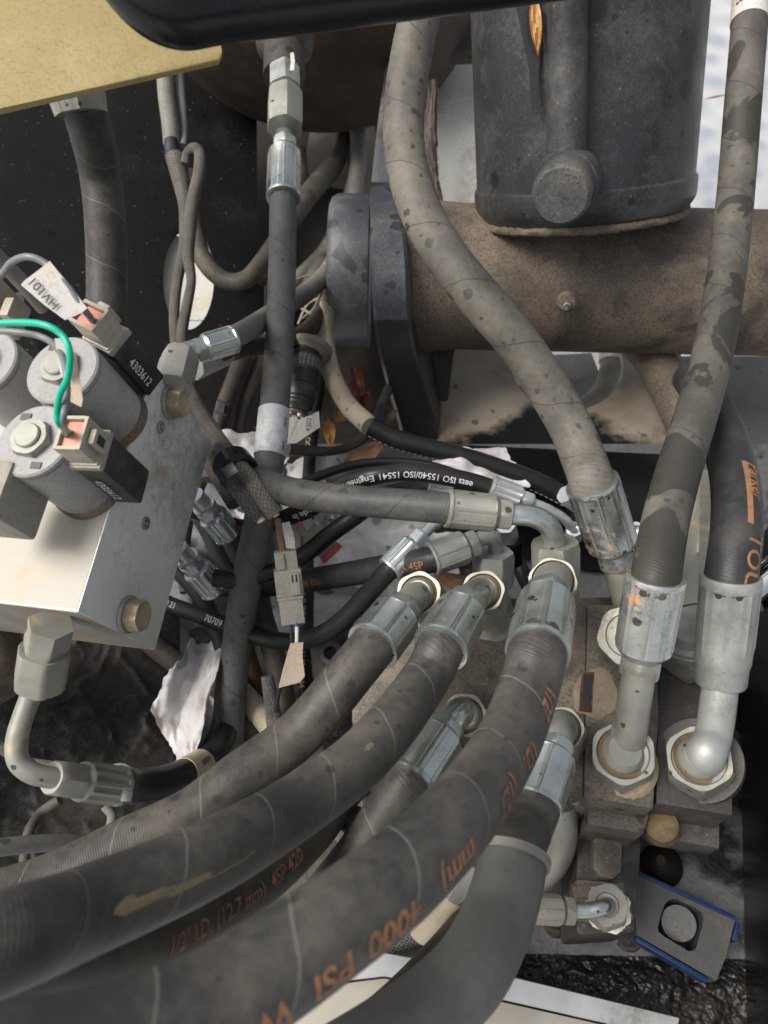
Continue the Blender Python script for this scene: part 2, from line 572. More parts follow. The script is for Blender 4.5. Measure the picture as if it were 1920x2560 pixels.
M['braid_dusty'] = braid('braid_dusty', (.045, .040, .033), (.19, .17, .14), f=.0035)
M['braid_white'] = braid('braid_salt_pepper', (.03, .03, .03), (.42, .40, .36), f=.0032, k=12)
ZC1, ZC2 = (.42, .44, .425), (.60, .61, .575)
M['zinc'] = metal('zinc_dull', (.40, .425, .41), (.56, .585, .555), .9, .29, 45, grime=.3, grimecol=(.17, .15, .115), stain=.16, spot=.3, bump=.2)
M['zinc_rust'] = metal('zinc_rusty', (.50, .53, .53), (.64, .66, .64), .92, .25, 45, rust=.52, rustcol=(.50, .22, .04), grime=.28, spot=.25, bump=.2, stain=.3, staincol=(.58, .42, .16))
M['zinc_pale'] = metal('zinc_pale', (.25, .25, .222), (.35, .34, .295), .5, .42, 50, spot=.2, grime=.26, grimecol=(.22, .17, .10), stain=.25, staincol=(.55, .45, .27))
M['zinc_old'] = metal('zinc_dull_grey', (.25, .26, .25), (.40, .41, .38), .4, .48, 50, grime=.3)
M['bright'] = metal('zinc_bright', (.50, .54, .55), (.66, .68, .68), .7, .3, 70, grime=.05, bump=.04)
M['brass'] = metal('bolt_yellow_zinc', (.34, .27, .17), (.52, .44, .31), .5, .4, 120, grime=.25, grimecol=(.16, .11, .05))
M['alu_grey'] = metal('aluminium_grey', (.60, .61, .585), (.74, .75, .71), .2, .52, 30, grime=.3, grimecol=(.14, .135, .12), bump=.05, stain=.02, staincol=(.40, .31, .2))  # base colour lifted for the block side that light hardly reaches
M['alu_pale'] = metal('aluminium_pale', (.31, .29, .25), (.41, .385, .335), .15, .55, 30, grime=.08, grimecol=(.45, .34, .2), bump=.05, stain=.5, staincol=(.42, .30, .17))  # stained aluminium, base colour lowered for the block faces turned to the light
M['alu_strip'] = metal('aluminium_bright', (.42, .42, .42), (.54, .54, .54), .35, .42, 40, grime=.1, bump=.06)
M['coil'] = paint('coil_grey', (.34, .33, .318), .5, (.2, .175, .135), .35, bump=.05, scale=40)
M['coil_cap'] = paint('coil_cap_grey', (.29, .285, .28), .5, (.25, .22, .18), .3, bump=.04, scale=40)
M['plastic_black'] = paint('plastic_black', (.018, .018, .02), .42, (.11, .105, .10), .3, scale=60)
M['plastic_beige'] = paint('plastic_beige', (.36, .325, .26), .45, (.5, .44, .34), .3, scale=60)
M['plastic_grey'] = paint('plastic_grey', (.30, .285, .24), .5, (.2, .17, .12), .3, scale=60)
M['seal'] = plain('seal_orange', (.62, .25, .18), .5)
M['seal_red'] = plain('seal_red', (.75, .10, .03), .4)
M['print_orange'] = paint('print_orange', (.34, .145, .058), .6, (.12, .085, .06), .55, scale=120)
M['print_dim'] = paint('print_orange_dim', (.27, .125, .06), .6, (.10, .07, .05), .4, scale=120)
M['print_white'] = paint('print_white', (.62, .62, .62), .6, (.15, .15, .15), .35, scale=150)
M['scuff'] = paint('rubbed_yellow', (.24, .19, .10), .6, (.13, .115, .09), .6, scale=120)
M['print_dark'] = plain('print_dark', (.05, .05, .055), .6)
M['print_pale'] = plain('print_pale', (.36, .30, .20), .6)
M['tag_white'] = paint('tag_white', (.52, .50, .47), .45, (.52, .42, .30), .25, scale=40)
M['tag_tan'] = paint('tag_tan', (.46, .385, .30), .5, (.50, .36, .22), .4, scale=40)
M['label_silver'] = paint('label_silver', (.52, .54, .56), .5, (.30, .27, .20), .35, specks=.0, scale=90)
M['black_panel'] = paint('black_paint', (.007, .007, .007), .5, (.022, .019, .015), .25, specks=.12, bump=.16, scale=12, spot=.3, spec=.2, grit=.5)
M['black_gloss'] = paint('black_gloss', (.005, .005, .006), .28, (.02, .019, .017), .15, bump=.03, spec=.35)
M['tan_paint'] = paint('tan_paint', (.36, .285, .125), .42, (.43, .355, .19), .35, bump=.02, scale=8)
M['rusty_dark'] = paint('rusty_brown', (.045, .032, .024), .6, (.11, .07, .045), .4, bump=.2, scale=30)
M['dust_metal'] = paint('dusty_steel', (.085, .068, .052), .62, (.215, .165, .118), .6, grit=.6, specks=.15, bump=.35, scale=16, stain=(.028, .024, .021))
M['post_grey'] = paint('post_grey', (.026, .027, .030), .33, (.098, .094, .088), .42, grit=.4, specks=.06, bump=.2, scale=14, spot=.45)
M['flange_grey'] = paint('flange_grey', (.062, .066, .076), .38, (.155, .156, .16), .42, grit=.5, spot_k=1.5, specks=.15, bump=.2, scale=20, spot=.8)
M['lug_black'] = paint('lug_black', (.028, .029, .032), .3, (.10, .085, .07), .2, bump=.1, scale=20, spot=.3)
M['beige_wall'] = paint('beige_wall', (.36, .32, .26), .55, (.24, .19, .13), .35, bump=.15, scale=12, spot=.4)
M['pale_wall'] = paint('pale_wall', (.62, .61, .57), .5, (.32, .26, .18), .35, bump=.1, scale=14)
M['wet_grey'] = paint('wet_grey', (.10, .097, .088), .3, (.09, .08, .06), .45, specks=.3, bump=.3, scale=20, spot=.7)
M['valve'] = paint('valve_iron', (.115, .10, .082), .48, (.235, .20, .155), .46, grit=.55, stain=(.05, .04, .032), specks=.3, bump=.2, scale=22, spot=.55, metal_=.1)
M['valve_dark'] = paint('valve_iron_dark', (.045, .040, .036), .45, (.12, .10, .08), .35, specks=.35, bump=.3, scale=22, spot=.4)
M['steel_cap'] = paint('cap_grey', (.055, .055, .058), .45, (.14, .13, .115), .5, grit=.6, bump=.15, scale=24, spot=.3)
M['rust_stain'] = paint('rust_stain', (.17, .115, .075), .7, (.24, .20, .15), .75, bump=.2, scale=60)
M['rust'] = paint('rust', (.14, .055, .022), .8, (.03, .02, .014), .5, bump=.6, scale=60)
M['bracket'] = paint('bracket_steel', (.10, .098, .094), .42, (.26, .19, .10), .33, bump=.2, scale=18, metal_=.4)
M['blue_edge'] = paint('blue_paint', (.006, .024, .09), .4, (.05, .05, .07), .2, scale=40)
M['leaf_tan'] = paint('leaf_tan', (.42, .25, .14), .5, (.25, .12, .06), .4, scale=50)
M['leaf_orange'] = paint('leaf_orange', (.40, .19, .05), .5, (.16, .07, .02), .45, scale=50)
M['leaf_red'] = paint('leaf_redbrown', (.15, .05, .025), .35, (.05, .02, .012), .4, scale=50)
M['film'] = paint('black_film', (.008, .008, .009), .36, (.06, .047, .035), .4, bump=.2, scale=14, spec=.35, grit=.4)
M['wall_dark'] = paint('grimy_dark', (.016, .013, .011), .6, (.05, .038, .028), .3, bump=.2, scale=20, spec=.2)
M['bolt_grime'] = paint('grimy_bolt', (.17, .115, .05), .55, (.05, .035, .02), .5, bump=.5, scale=60)
M['white_plate'] = paint('white_plate', (.78, .76, .70), .45, (.60, .48, .30), .3, scale=20)
M['chrome'] = plain('chrome', (.7, .7, .72), .08, 1.0, .03)
M['ptfe'] = paint('thread_sealant', (.74, .70, .62), .6, (.4, .3, .2), .3, scale=90)

def white_sheet(name):
    b = NB(name); co = b.coord('Object')
    n1 = b.noise(co, 18, 6, .7, .5); n2 = b.noise(co, 90, 5, .7)
    c = b.mix(b.ramp(n1, .45, .66), (.50, .49, .50), (.26, .225, .19))
    c = b.mix(b.math('MULTIPLY', b.spots(co, 60, .5, .8), .75), c, (.17, .165, .17))
    c = b.mix(b.ramp(b.math('ADD', n1, b.math('MULTIPLY', n2, .3)), .74, .84), c, (.06, .05, .045))
    return b.out(c, .4, 0, b.bump(n2, .15, .001))
M['sheet'] = white_sheet('white_sheet')

def floor_mat():
    b = NB('pan_floor'); co = b.coord('Object')
    n1 = b.noise(co, 9, 5, .6, .3); n2 = b.noise(co, 90, 6, .75); n3 = b.noise(co, 34, 4, .6, 1.0)
    wet = b.ramp(n1, .53, .60)
    c = b.mix(b.ramp(n2, .3, .75), (.10, .10, .105), (.20, .20, .205))
    c = b.mix(wet, c, (.012, .011, .010))
    c = b.mix(b.math('MULTIPLY', b.ramp(n3, .62, .70), .5), c, (.07, .05, .032))
    rg = b.math('MULTIPLY_ADD', wet, -.18, .36)
    return b.out(c, rg, .15, b.bump(b.math('ADD', n2, n3), .5, .002))
M['floor'] = floor_mat()

def ground_mat():
    b = NB('pale_concrete'); co = b.coord('Object')
    q = b.n('ShaderNodeTexVoronoi', feature='SMOOTH_F1'); b.l(co, q.inputs['Vector']); q.inputs['Scale'].default_value = 28
    n1 = b.noise(co, 5, 5, .6); n2 = b.noise(co, 60, 4, .6)
    c = b.mix(b.ramp(q.outputs['Distance'], .2, .7), (.27, .29, .33), (.46, .46, .45))
    c = b.mix(b.math('MULTIPLY', b.ramp(n1, .55, .7), .35), c, (.68, .50, .28))
    c = b.mix(b.math('MULTIPLY', b.spots(co, 14, .45, .4), .3), c, (.35, .37, .42))
    return b.out(c, .6, 0, b.bump(n2, .2, .003))
M['ground'] = ground_mat()

def peel_mat():
    # beige paint with a black oily area of its own outline low on the panel
    b = NB('beige_panel_black_oil'); co = b.coord('Object')
    sp = b.n('ShaderNodeSeparateXYZ'); b.l(co, sp.inputs[0])
    n1 = b.noise(co, 14, 5, .6, .6); n2 = b.noise(co, 70, 5, .75)
    hgt = b.math('SUBTRACT', b.math('SUBTRACT', -.055, sp.outputs[1]), b.math('MULTIPLY', b.math('ABSOLUTE', b.math('SUBTRACT', sp.outputs[0], -.033)), .55))
    f = b.ramp(b.math('ADD', hgt, b.math('ADD', b.math('MULTIPLY', b.math('SUBTRACT', n1, .5), .10), b.math('MULTIPLY', b.math('SUBTRACT', n2, .5), .035))), -.010, .012)
    c = b.mix(b.ramp(n1, .4, .7), (.34, .295, .235), (.20, .155, .11))
    c = b.mix(b.math('MULTIPLY', b.spots(co, 60, .4, .5), .7), c, (.06, .05, .04))
    c = b.mix(f, c, (.010, .011, .013))
    return b.out(c, b.math('MULTIPLY_ADD', f, -.25, .55), 0, b.bump(b.math('ADD', n2, n1), .25, .002))
M['peel'] = peel_mat()

PORT = Vector((0, 0, 1))
# ------------------------------------------------------------------ the setting
X, Y, Z = Vector((1, 0, 0)), Vector((0, 1, 0)), Vector((0, 0, 1))
g = G().add([(-12, -6, 0), (12, -6, 0), (12, 30, 0), (-12, 30, 0)], [[0, 1, 2, 3]])
solo('ground', g, M['ground'], kind='structure')
HP = .575                                               # pan level below the lens
pts = [PZ(x, y, HP) for x, y in ((-900, 2900), (2010, 2900), (1925, 1500), (1925, 1110), (640, 1110), (-900, 1300))]
solo('bay_floor', prism(pts, .012, -Z), M['floor'], kind='structure')

def plate(name, pl, th, mat, label, cat, bevel=.0008, group=None):
    return solo(name, prism(dpts(pl), th), M[mat], label, cat, group, bevel=bevel)

# --- left wall of the bay: black panel with an oval hole
def holed(pl, hole, th, seg=40):
    pts = dpts(pl); n = (pts[1] - pts[0]).cross(pts[2] - pts[0]).normalized()
    p0 = pts[0]
    if n.dot(CAMLOC - p0) < 0: n = -n
    cx, cy, rx, ry, rot = hole
    hp = []
    for k in range(seg):
        a = 2 * PI * k / seg
        x, y = rx * math.cos(a), ry * math.sin(a)
        hp.append(onpl(cx + x * math.cos(rot) - y * math.sin(rot), cy + x * math.sin(rot) + y * math.cos(rot), p0, n))
    ou = [onpl(x, y, p0, n) for x, y, d in pl]
    bm = bmesh.new()
    def loop(ps):
        vs = [bm.verts.new(p) for p in ps]
        return [bm.edges.new((vs[i], vs[(i + 1) % len(vs)])) for i in range(len(vs))]
    es = loop(ou) + loop(hp)
    bmesh.ops.triangle_fill(bm, edges=es, use_beauty=True)
    bm.verts.ensure_lookup_table(); bm.verts.index_update()
    base = [v.co.copy() for v in bm.verts]
    fs = [[v.index for v in f.verts] for f in bm.faces]
    bm.free()
    m = len(base); g = G()
    F = []
    for f in fs:
        a, b, c = [base[i] for i in f]
        if (b - a).cross(c - a).dot(n) < 0: f = f[::-1]
        F.append(f); F.append([m + i for i in f[::-1]])
    no, nh = len(ou), seg
    for i in range(no): F.append([i, m + i, m + (i + 1) % no, (i + 1) % no])
    for i in range(nh): F.append([no + i, no + (i + 1) % nh, m + no + (i + 1) % nh, m + no + i])
    g.add(base + [p - n * th for p in base], F)
    return g, p0, n
g, lp0, ln = holed([(-300, 60, .80), (640, 120, .98), (650, 1130, .82), (-300, 1150, .66)], (472, 696, 64, 128, .02), .004)
solo('black_sheet', g, M['black_panel'], 'black speckled side panel on the left with an oval hole', 'panel')
hq = [onpl(x, y, lp0 - ln * .012, ln) for x, y in ((392, 590), (552, 590), (552, 800), (392, 800))]
solo('backing_plate', prism(hq, .002), M['white_plate'], 'white stained plate seen through the oval hole of the black panel', 'plate')

# --- back of the bay behind the middle cables
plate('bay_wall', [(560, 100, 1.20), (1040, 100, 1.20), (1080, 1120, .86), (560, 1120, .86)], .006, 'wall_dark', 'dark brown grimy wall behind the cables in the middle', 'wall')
plate('grey_plate', [(745, 180, 1.10), (860, 180, 1.10), (850, 292, 1.08), (795, 294, 1.08), (760, 272, 1.08)], .004, 'steel_cap', 'small grey plate high behind the brass and zinc fitting', 'plate')
plate('brown_plate', [(775, 325, 1.08), (870, 300, 1.08), (868, 470, 1.0), (780, 452, 1.0), (762, 400, 1.03)], .004, 'dust_metal', 'dusty brown plate framed by the cables behind the fitting', 'plate')
plate('cream_casting', [(905, 180, 1.13), (985, 172, 1.13), (980, 250, 1.1), (935, 255, 1.1)], .03, 'beige_wall', 'cream casting peeping out behind the thin black cable', 'casting', bevel=.004)
plate('pale_bracket', [(895, 330, 1.02), (960, 300, 1.02), (950, 500, .97), (880, 480, .97)], .006, 'beige_wall', 'pale dusty bracket behind the tall grey cable', 'bracket')

# --- pale plates between the bent dusty hose and the upright post
plate('arm_strip', [(980, 50, .80), (1012, 50, .80), (1020, 505, .775), (923, 505, .775), (941, 330, .785)], .010, 'flange_grey', 'light grey flat bar rising behind the bent dusty hose', 'bar')
plate('pale_plate', [(1050, 40, .93), (1230, 40, .93), (1230, 560, .86), (1040, 560, .86)], .006, 'pale_wall', 'pale weathered plate between the dusty hose and the grey post', 'plate')
solo('dark_gap_tube', Tube(dpts([(1095, 95, .84), (1150, 92, .84), (1230, 90, .84)]), wr(120, .84)).g, M['valve_dark'], 'short dark tube filling the dark gap beside the top of the grey post', 'pipe')  # dark tube in place of the dark gap above the pale plate
g = Tube(dpts([(1082, 205, .80), (1078, 330, .80), (1082, 440, .79), (1100, 525, .78)]), wr(26, .8), rmod=lambda s, t: 1 + .5 * noise.noise(Vector((s * 160, t * 3, 1)))).g
solo('dirt_ridge', g, M['rusty_dark'], 'crusty line of caked dirt beside the bent dusty hose', 'dirt')

# --- top right: the pale slab beyond and leaf
plate('far_slab', [(1600, -200, 1.45), (2150, -200, 1.45), (2150, 560, 1.15), (1600, 560, 1.15)], .02, 'ground', 'pale spotted slab beyond the post at upper right', 'slab')
def leaf(name, a, b, width, curl, mat, label, group=None, bend=0.0, d=None):
    a = P(*a); b = P(*b)
    ax = (b - a); L = ax.length; ax = ax / L
    c = (CAMLOC - a); n = (c - ax * c.dot(ax)).normalized(); s = ax.cross(n)
    g = G(); V = []; F = []
    nu, nv = 14, 6
    for i in range(nu + 1):
        u = i / nu
        w = width * (math.sin(PI * min(1, u * .98 + .01)) ** .8) * (1 - .25 * u)
        for j in range(nv + 1):
            v = j / nv * 2 - 1
            V.append(a + ax * (u * L) + s * (v * w / 2 + bend * L * math.sin(PI * u)) + n * (curl * w * v * v + .06 * L * math.sin(PI * u) + .002 * noise.noise(Vector((u * 6, v * 2, L * 50)))))
    W = nv + 1; m = len(V)
    V += [v - n * .0005 for v in V]
    for i in range(nu):
        for j in range(nv):
            q = [i * W + j, i * W + j + 1, (i + 1) * W + j + 1, (i + 1) * W + j]
            F.append(q); F.append([m + k for k in q[::-1]])
    g.add(V, F)
    return solo(name, g, M[mat], label, 'leaf', group)
leaf('dry_leaf', (1700, 285, 1.27), (1850, 240, 1.27), .026, .2, 'leaf_orange', 'bright dry leaf lying on the pale slab at upper right')

# --- tan sheet and black bar over the top left
t = Thing('tan_panel', 'tan painted sheet metal panel at the top left corner', 'panel', P(200, 100, .42))
t.part('sheet', prism(dpts([(-400, -250, .40), (420, -250, .44), (545, 60, .44), (556, 128, .44), (548, 150, .44), (0, 270, .38), (-400, 370, .36)]), .004), M['tan_paint'], bevel=.001)
tb = Tube(dpts([(130, -460, .26), (230, -240, .27), (330, -55, .28), (430, 28, .285), (560, 14, .29), (900, -26, .30), (1300, -76, .31), (1900, -150, .33), (2300, -200, .34)]), [.0125, .0125, .0125, .0122, .0125, .0125, .0125, .0125, .0125], sides=40)
solo('black_bar', tb.g, M['black_gloss'], 'glossy black bent tube crossing the top of the picture', 'tube')

# --- tank with boss and the upright grey hose
t = Thing('brown_tank', 'dark brown rusty tank underside at the top behind the black bar', 'tank', P(800, 60, .8))
cx = P(800, 20, .86)
t.part('body', lathe(P(790, -260, .84), P(790, 190, .80), [(0, .17, 'c'), (.62, .17, 'c'), (.76, .160, 'c'), (.88, .125, 'c'), (.96, .08, 'c'), (1, .0, 'c')], seg=64), M['rusty_dark'])
t.part('boss', lathe(P(712, 90, .70), P(710, 195, .68), [(0, wr(150, .7), 'c'), (.25, wr(140, .7), 'c'), (.42, wr(104, .68), 'c'), (1, wr(104, .68), 'c'), (1, wr(70, .68), 'c')]), M['valve_dark'])
t.part('paint_mark', prism([P(725, 132, .633), P(734, 130, .633), (P(737, 152, .633)), P(735, 176, .633), P(724, 176, .633), P(727, 155, .633)], .0006), M['tag_white'])
D = .0215
pl = [(708, 486, 68), (706, 640, 69), (701, 800, 70), (693, 930, 73), (684, 1040, 75), (674, 1140, 76), (662, 1210, 77), (645, 1320, 78), (618, 1450, 77), (594, 1600, 75), (580, 1720, 74), (573, 1830, 73), (572, 1930, 72)]
c1 = Tube(hosepts(pl, D), D / 2, sides=32)
t = Thing('pressure_hose', 'long upright grey hose with silver label below the white-marked fitting', 'hose', c1.c[-1])
ho = t.part('hose', c1.g, M['hose_light'])
d0 = F_PX * D / 68
ua = c1.near(684, 1030); ub = c1.near(672, 1140)
t.part('label_sleeve', c1.band(ua, ub, .0006), M['label_silver'], ho)
t.part('lettering', text_tube(c1, ub - .001, -.95, .0035, '- 0010', lift=.0011, flip=True), M['print_dark'], ho)
t.part('lettering', text_tube(c1, ua + .0145, -.95, .0035, '0510 -', lift=.0011, flip=True), M['print_dark'], ho)
co_, hx = ferrule(P(708, 496, d0 - .002), P(712, 350, d0 + .02), wr(86, d0), wr(66, d0), .16)
t.part('collar', co_, M['zinc']); t.part('collar_hex', hx, M['zinc'])
t.part('stem', lathe(P(712, 356, d0 + .02), P(712, 305, d0 + .03), [(0, wr(50, d0), 'c'), (1, wr(50, d0), 'c')]), M['zinc'])
t.part('swivel_nut', hexnut(P(712, 322, d0 + .02), P(713, 236, d0 + .035), wr(96, d0 + .02), phase=0.1), M['zinc_pale'])
t.part('adapter', lathe(P(713, 240, d0 + .035), P(711, 180, d0 + .05), [(0, wr(62, .64), 'c'), (.2, wr(62, .64), 'c'), (.2, wr(86, .64), 'h0.94'), (.28, wr(86, .64), 'h'), (.94, wr(86, .64), 'h'), (1, wr(86, .64), 'h0.94')], phase=.05), M['zinc_old'])

# --- thick hose at far left
D = .030
l1 = Tube(hosepts([(205, 250, 112), (228, 330, 108), (250, 430, 102), (262, 540, 100), (266, 660, 98), (266, 780, 97), (262, 900, 96), (255, 1000, 95)], D), D / 2)
t = Thing('return_hose', 'thick dark grey hose hanging in front of the black panel', 'hose', l1.c[-1])
t.part('hose', l1.g, M['hose2'])
dd = F_PX * D / 112
co_ = lathe(P(203, 285, dd), P(170, 150, dd - .01), [(0, wr(118, dd), 'c'), (0, wr(126, dd), 'o'), (.3, wr(136, dd), 'o'), (1, wr(138, dd), 'o'), (1, .01, 'c')])
t.part('collar', co_, M['zinc_pale'])

# ------------------------------------------------------------------ swing post, cross tube and flange
t = Thing('swing_frame', 'big dusty steel pivot tube carrying a thick grey upright post', 'machine frame', P(1450, 800, .75))
D0 = .72
tubeR = wr(350, D0)
ctr = lathe(P(1008, 692, D0), P(2120, 716, D0), [(0, tubeR * 1.16, 'c'), (.035, tubeR * 1.10, 'c'), (.08, tubeR * 1.02, 'c'), (.13, tubeR, 'c'), (1, tubeR, 'c')], seg=72)
t.part('cross_tube', ctr, M['dust_metal'])
dp = .66
pr = wr(532, dp)
post = lathe(P(1455, 545, dp + .02), P(1474, -260, dp - .085), [(0, pr * .90, 'c'), (.02, pr * .955, 'c'), (.045, pr * .995, 'c'), (.06, pr * 1.018, 'c'), (.075, pr * 1.024, 'c'), (.12, pr * 1.024, 'c'), (.13, pr * 1.02, 'c'), (.138, pr * 1.0, 'c'), (1, pr * 1.0, 'c')], seg=96)
t.part('post', post, M['post_grey'])
ax_ = (P(1474, -260, dp - .085) - P(1455, 545, dp + .02)).normalized()
wb = P(1455, 545, dp + .02)
wn1 = (CAMLOC - wb); wn1 = (wn1 - ax_ * wn1.dot(ax_)).normalized(); wn2 = ax_.cross(wn1)
def ringat(f, r, rad, amp, nz):
    n = 160; cpt = wb + (P(1474, -260, dp - .085) - wb) * f
    pts_ = [cpt + (wn1 * math.cos(2 * PI * k / n) + wn2 * math.sin(2 * PI * k / n)) * r for k in range(n + 1)]
    return Tube(pts_, rad, n=1, sides=10, cap=False, rmod=lambda s, th: 1 + amp * noise.noise(Vector((s * nz, th * .5, 2)))).g
t.part('weld_bead', ringat(.010, pr * .945, .0035, .45, 240), M['dust_metal'])
# slot cut in the post face: dark V with a bright leaf in it
dS = .545
t.part('slot', prism([P(1290, 10, dS), P(1366, 10, dS), P(1347, 175, dS + .012), P(1346, 270, dS + .02), P(1330, 275, dS + .02), P(1323, 175, dS + .012)], .001), M['lug_black'])
leaf('leaf_in_slot', (1334, -20, .538), (1345, 140, .549), .0095, .1, 'leaf_orange', 'pale orange leaf caught in the dark notch of the post')
rod = Tube(dpts([(1424, -200, .505), (1421, 100, .535), (1417, 395, .566)]), [wr(104, .52), wr(102, .535), wr(100, .566)], sides=32)
rodp = t.part('rod', rod.g, M['post_grey'])
t.part('pin_boss', lathe(P(1428, 440, .60), P(1413, 462, .560), [(0, wr(166, .575), 'c'), (.8, wr(164, .575), 'c'), (1, wr(150, .575), 'c')]), M['steel_cap'])
t.part('pin_cap', lathe(P(1414, 460, .562), P(1402, 490, .530), [(0, wr(146, .55), 'c'), (.85, wr(147, .54), 'c'), (.95, wr(142, .535), 'c'), (1, wr(130, .532), 'c')]), M['steel_cap'])
# grease nipple
t.part('grease_plug', lathe(P(1417, 752, .655), P(1417, 756, .650), [(0, .0085, 'c'), (.6, .0085, 'c'), (1, .007, 'c')]), M['dust_metal'])
gz = t.part('grease_nipple', lathe(P(1418, 760, .652), P(1416, 772, .638), [(0, .0035, 'h'), (.45, .0035, 'h'), (.46, .0022, 'c'), (.8, .0026, 'c'), (1, .0012, 'c')]), M['zinc'])
# outer flange (rim seen edge-on) and tail lug
fl = lathe(P(828, 680, .80), P(926, 682, .80), [(0, wr(330, .80), 'c'), (.06, wr(352, .80), 'c'), (.2, wr(366, .80), 'c'), (.98, wr(368, .80), 'c'), (1, wr(362, .80), 'c')], seg=96)
t.part('flange', fl, M['flange_grey'])
rows = [(455, .76, 926, 962), (500, .69, 924, 988), (560, .645, 926, 1008), (640, .625, 928, 1018), (720, .625, 930, 1022), (800, .64, 934, 1026), (880, .665, 946, 1040), (960, .695, 966, 1060), (1040, .73, 990, 1084), (1105, .755, 1006, 1098)]
def loft(rows):
    V = []; F = []
    for y, d, xl, xr in rows:
        V += [P(xl, y, d + .004), P(xl + 8, y, d), P(xr - 8, y, d), P(xr, y, d + .004), P(xr + 40, y - 12, d + .11), P(xl + 10, y, d + .11)]
    m = 6
    for i in range(len(rows) - 1):
        a = i * m
        for k in range(m): F.append([a + k, a + m + k, a + m + (k + 1) % m, a + (k + 1) % m])
    F.append(list(range(m))); F.append([len(V) - 1 - k for k in range(m)])
    return G().add(V, F)
def dense(rows, n=5):
    vv = catmull([Vector(r[:3]) for r in rows], n); ww = catmull([Vector((r[3], 0, 0)) for r in rows], n)
    return [(a.x, a.y, a.z, b.x) for a, b in zip(vv, ww)]
allr = dense(rows)
t.part('lug', loft([r for r in allr if r[0] <= 812]), M['flange_grey'], ang=25)
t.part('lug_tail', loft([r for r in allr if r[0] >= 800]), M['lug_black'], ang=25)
t.part('gusset', prism([P(1040, 850, .77), P(1140, 850, .77), P(1110, 1085, .80), P(1060, 1100, .80)], .02), M['rusty_dark'], bevel=.002)

# --- wall below the tube with the round hole
g, wp0, wn = holed([(1075, 830, .86), (1700, 830, .86), (1720, 1270, .70), (1050, 1270, .70)], (1420, 915, 138, 112, 0), .006, 56)
solo('holed_panel', g, M['peel'], 'beige panel with a big round hole and black oil below the cross tube', 'panel')
plate('inner_plate', [(1270, 870, 1.12), (1600, 870, 1.12), (1600, 1060, 1.0), (1270, 1060, 1.0)], .006, 'pale_wall', 'pale plate behind the round hole of the beige panel', 'plate')
plate('inner_block', [(1290, 890, .98), (1480, 880, .98), (1500, 930, .95), (1400, 975, .93), (1300, 1000, .92)], .03, 'steel_cap', 'grey block inside the round hole', 'block', bevel=.003)
tb = Tube(dpts([(1530, 850, .93), (1528, 920, .92), (1500, 990, .91), (1430, 1035, .90), (1340, 1060, .90)]), wr(56, .92))
t = Thing('inner_hose', 'bent dusty hose with a collar inside the round hole', 'hose', tb.c[-1])
t.part('hose', tb.g, M['cable_grey']); t.part('collar', tb.band(.005, .03, .002), M['zinc_old'])
tb = Tube(dpts([(1590, 850, .78), (1640, 905, .75), (1690, 1000, .72), (1735, 1100, .70)]), wr(98, .74), sides=32)
solo('brown_pipe', tb.g, M['dust_metal'], 'brown dirty pipe slanting behind the right upright hose', 'pipe')
plate('wet_plate', [(1700, 890, .90), (1945, 890, .90), (1945, 1330, .75), (1700, 1330, .75)], .01, 'wet_grey', 'wet grey plate with water drops behind the printed black hose', 'plate')

# --- right side rail
solo('side_rail', prism([PZ(1838, 1420, HP - .001), PZ(1848, 2000, HP - .001), PZ(1862, 2760, HP - .001), PZ(1862, 2760, HP - .001) + X * .05, PZ(1838, 1420, HP - .001) + X * .05], .11, Z), M['black_gloss'], 'glossy black rail along the right edge', 'rail', bevel=.006)
solo('chrome_rod', lathe(P(1872, 1490, .56), P(2100, 1310, .56), [(0, .014, 'c'), (1, .014, 'c')]), M['chrome'], 'shiny chrome rod at the right edge beside the black rail', 'rod')
plate('rear_beam', [(1080, 1105, .69), (1725, 1135, .69), (1720, 1330, .62), (1500, 1330, .62), (1090, 1260, .64)], .05, 'black_gloss', 'black beam under the beige panel behind the valve', 'beam', bevel=.004)
# ------------------------------------------------------------------ the valve bank
HV = .438
t = Thing('valve_bank', 'dark dusty iron valve bank that the big hoses plug into', 'valve', PZ(1500, 1800, .56))
def slab(pl, h0, th, mat, name='section', bevel=.0015, label=None):
    return t.part(name, prism([PZ(x, y, h0) for x, y in pl], th, -Z), M[mat], bevel=bevel, label=label)
slab([(880, 1650), (1010, 1540), (1290, 1515), (1468, 1512), (1458, 1995), (1440, 2000), (1200, 2040), (1000, 2010), (880, 1800)], HV, .10, 'valve')
slab([(1470, 1512), (1642, 1510), (1648, 1790), (1634, 2022), (1460, 1990)], HV - .0015, .10, 'valve')
slab([(1648, 1640), (1835, 1660), (1832, 2040), (1640, 2008)], HV + .006, .09, 'valve_dark')
slab([(900, 1500), (1650, 1490), (1645, 1530), (900, 1560)], HV + .016, .09, 'valve_dark', 'step')
slab([(1470, 2010), (1625, 2030), (1610, 2085), (1470, 2060)], HV + .020, .05, 'valve', 'step')
slab([(1640, 2030), (1800, 2045), (1800, 2122), (1650, 2095), (1610, 2060)], HV + .035, .02, 'valve_dark', 'flange_plate')
bo = t.part('lock_bolt', lathe(PZ(1655, 2070, HV + .036), PZ(1654, 2062, HV + .026), [(0, .0105, 'c'), (.3, .0105, 'h'), (.7, .0102, 'h'), (.9, .0092, 'c'), (1, .0075, 'c')]), M['bolt_grime'])
# raised ring under the right-hand nut
t.part('port_boss', lathe(PZ(1748, 1905, HV + .008), PZ(1748, 1900, HV + .002), [(0, .0245, 'c'), (1, .0235, 'c'), (1, .018, 'c')]), M['valve_dark'])
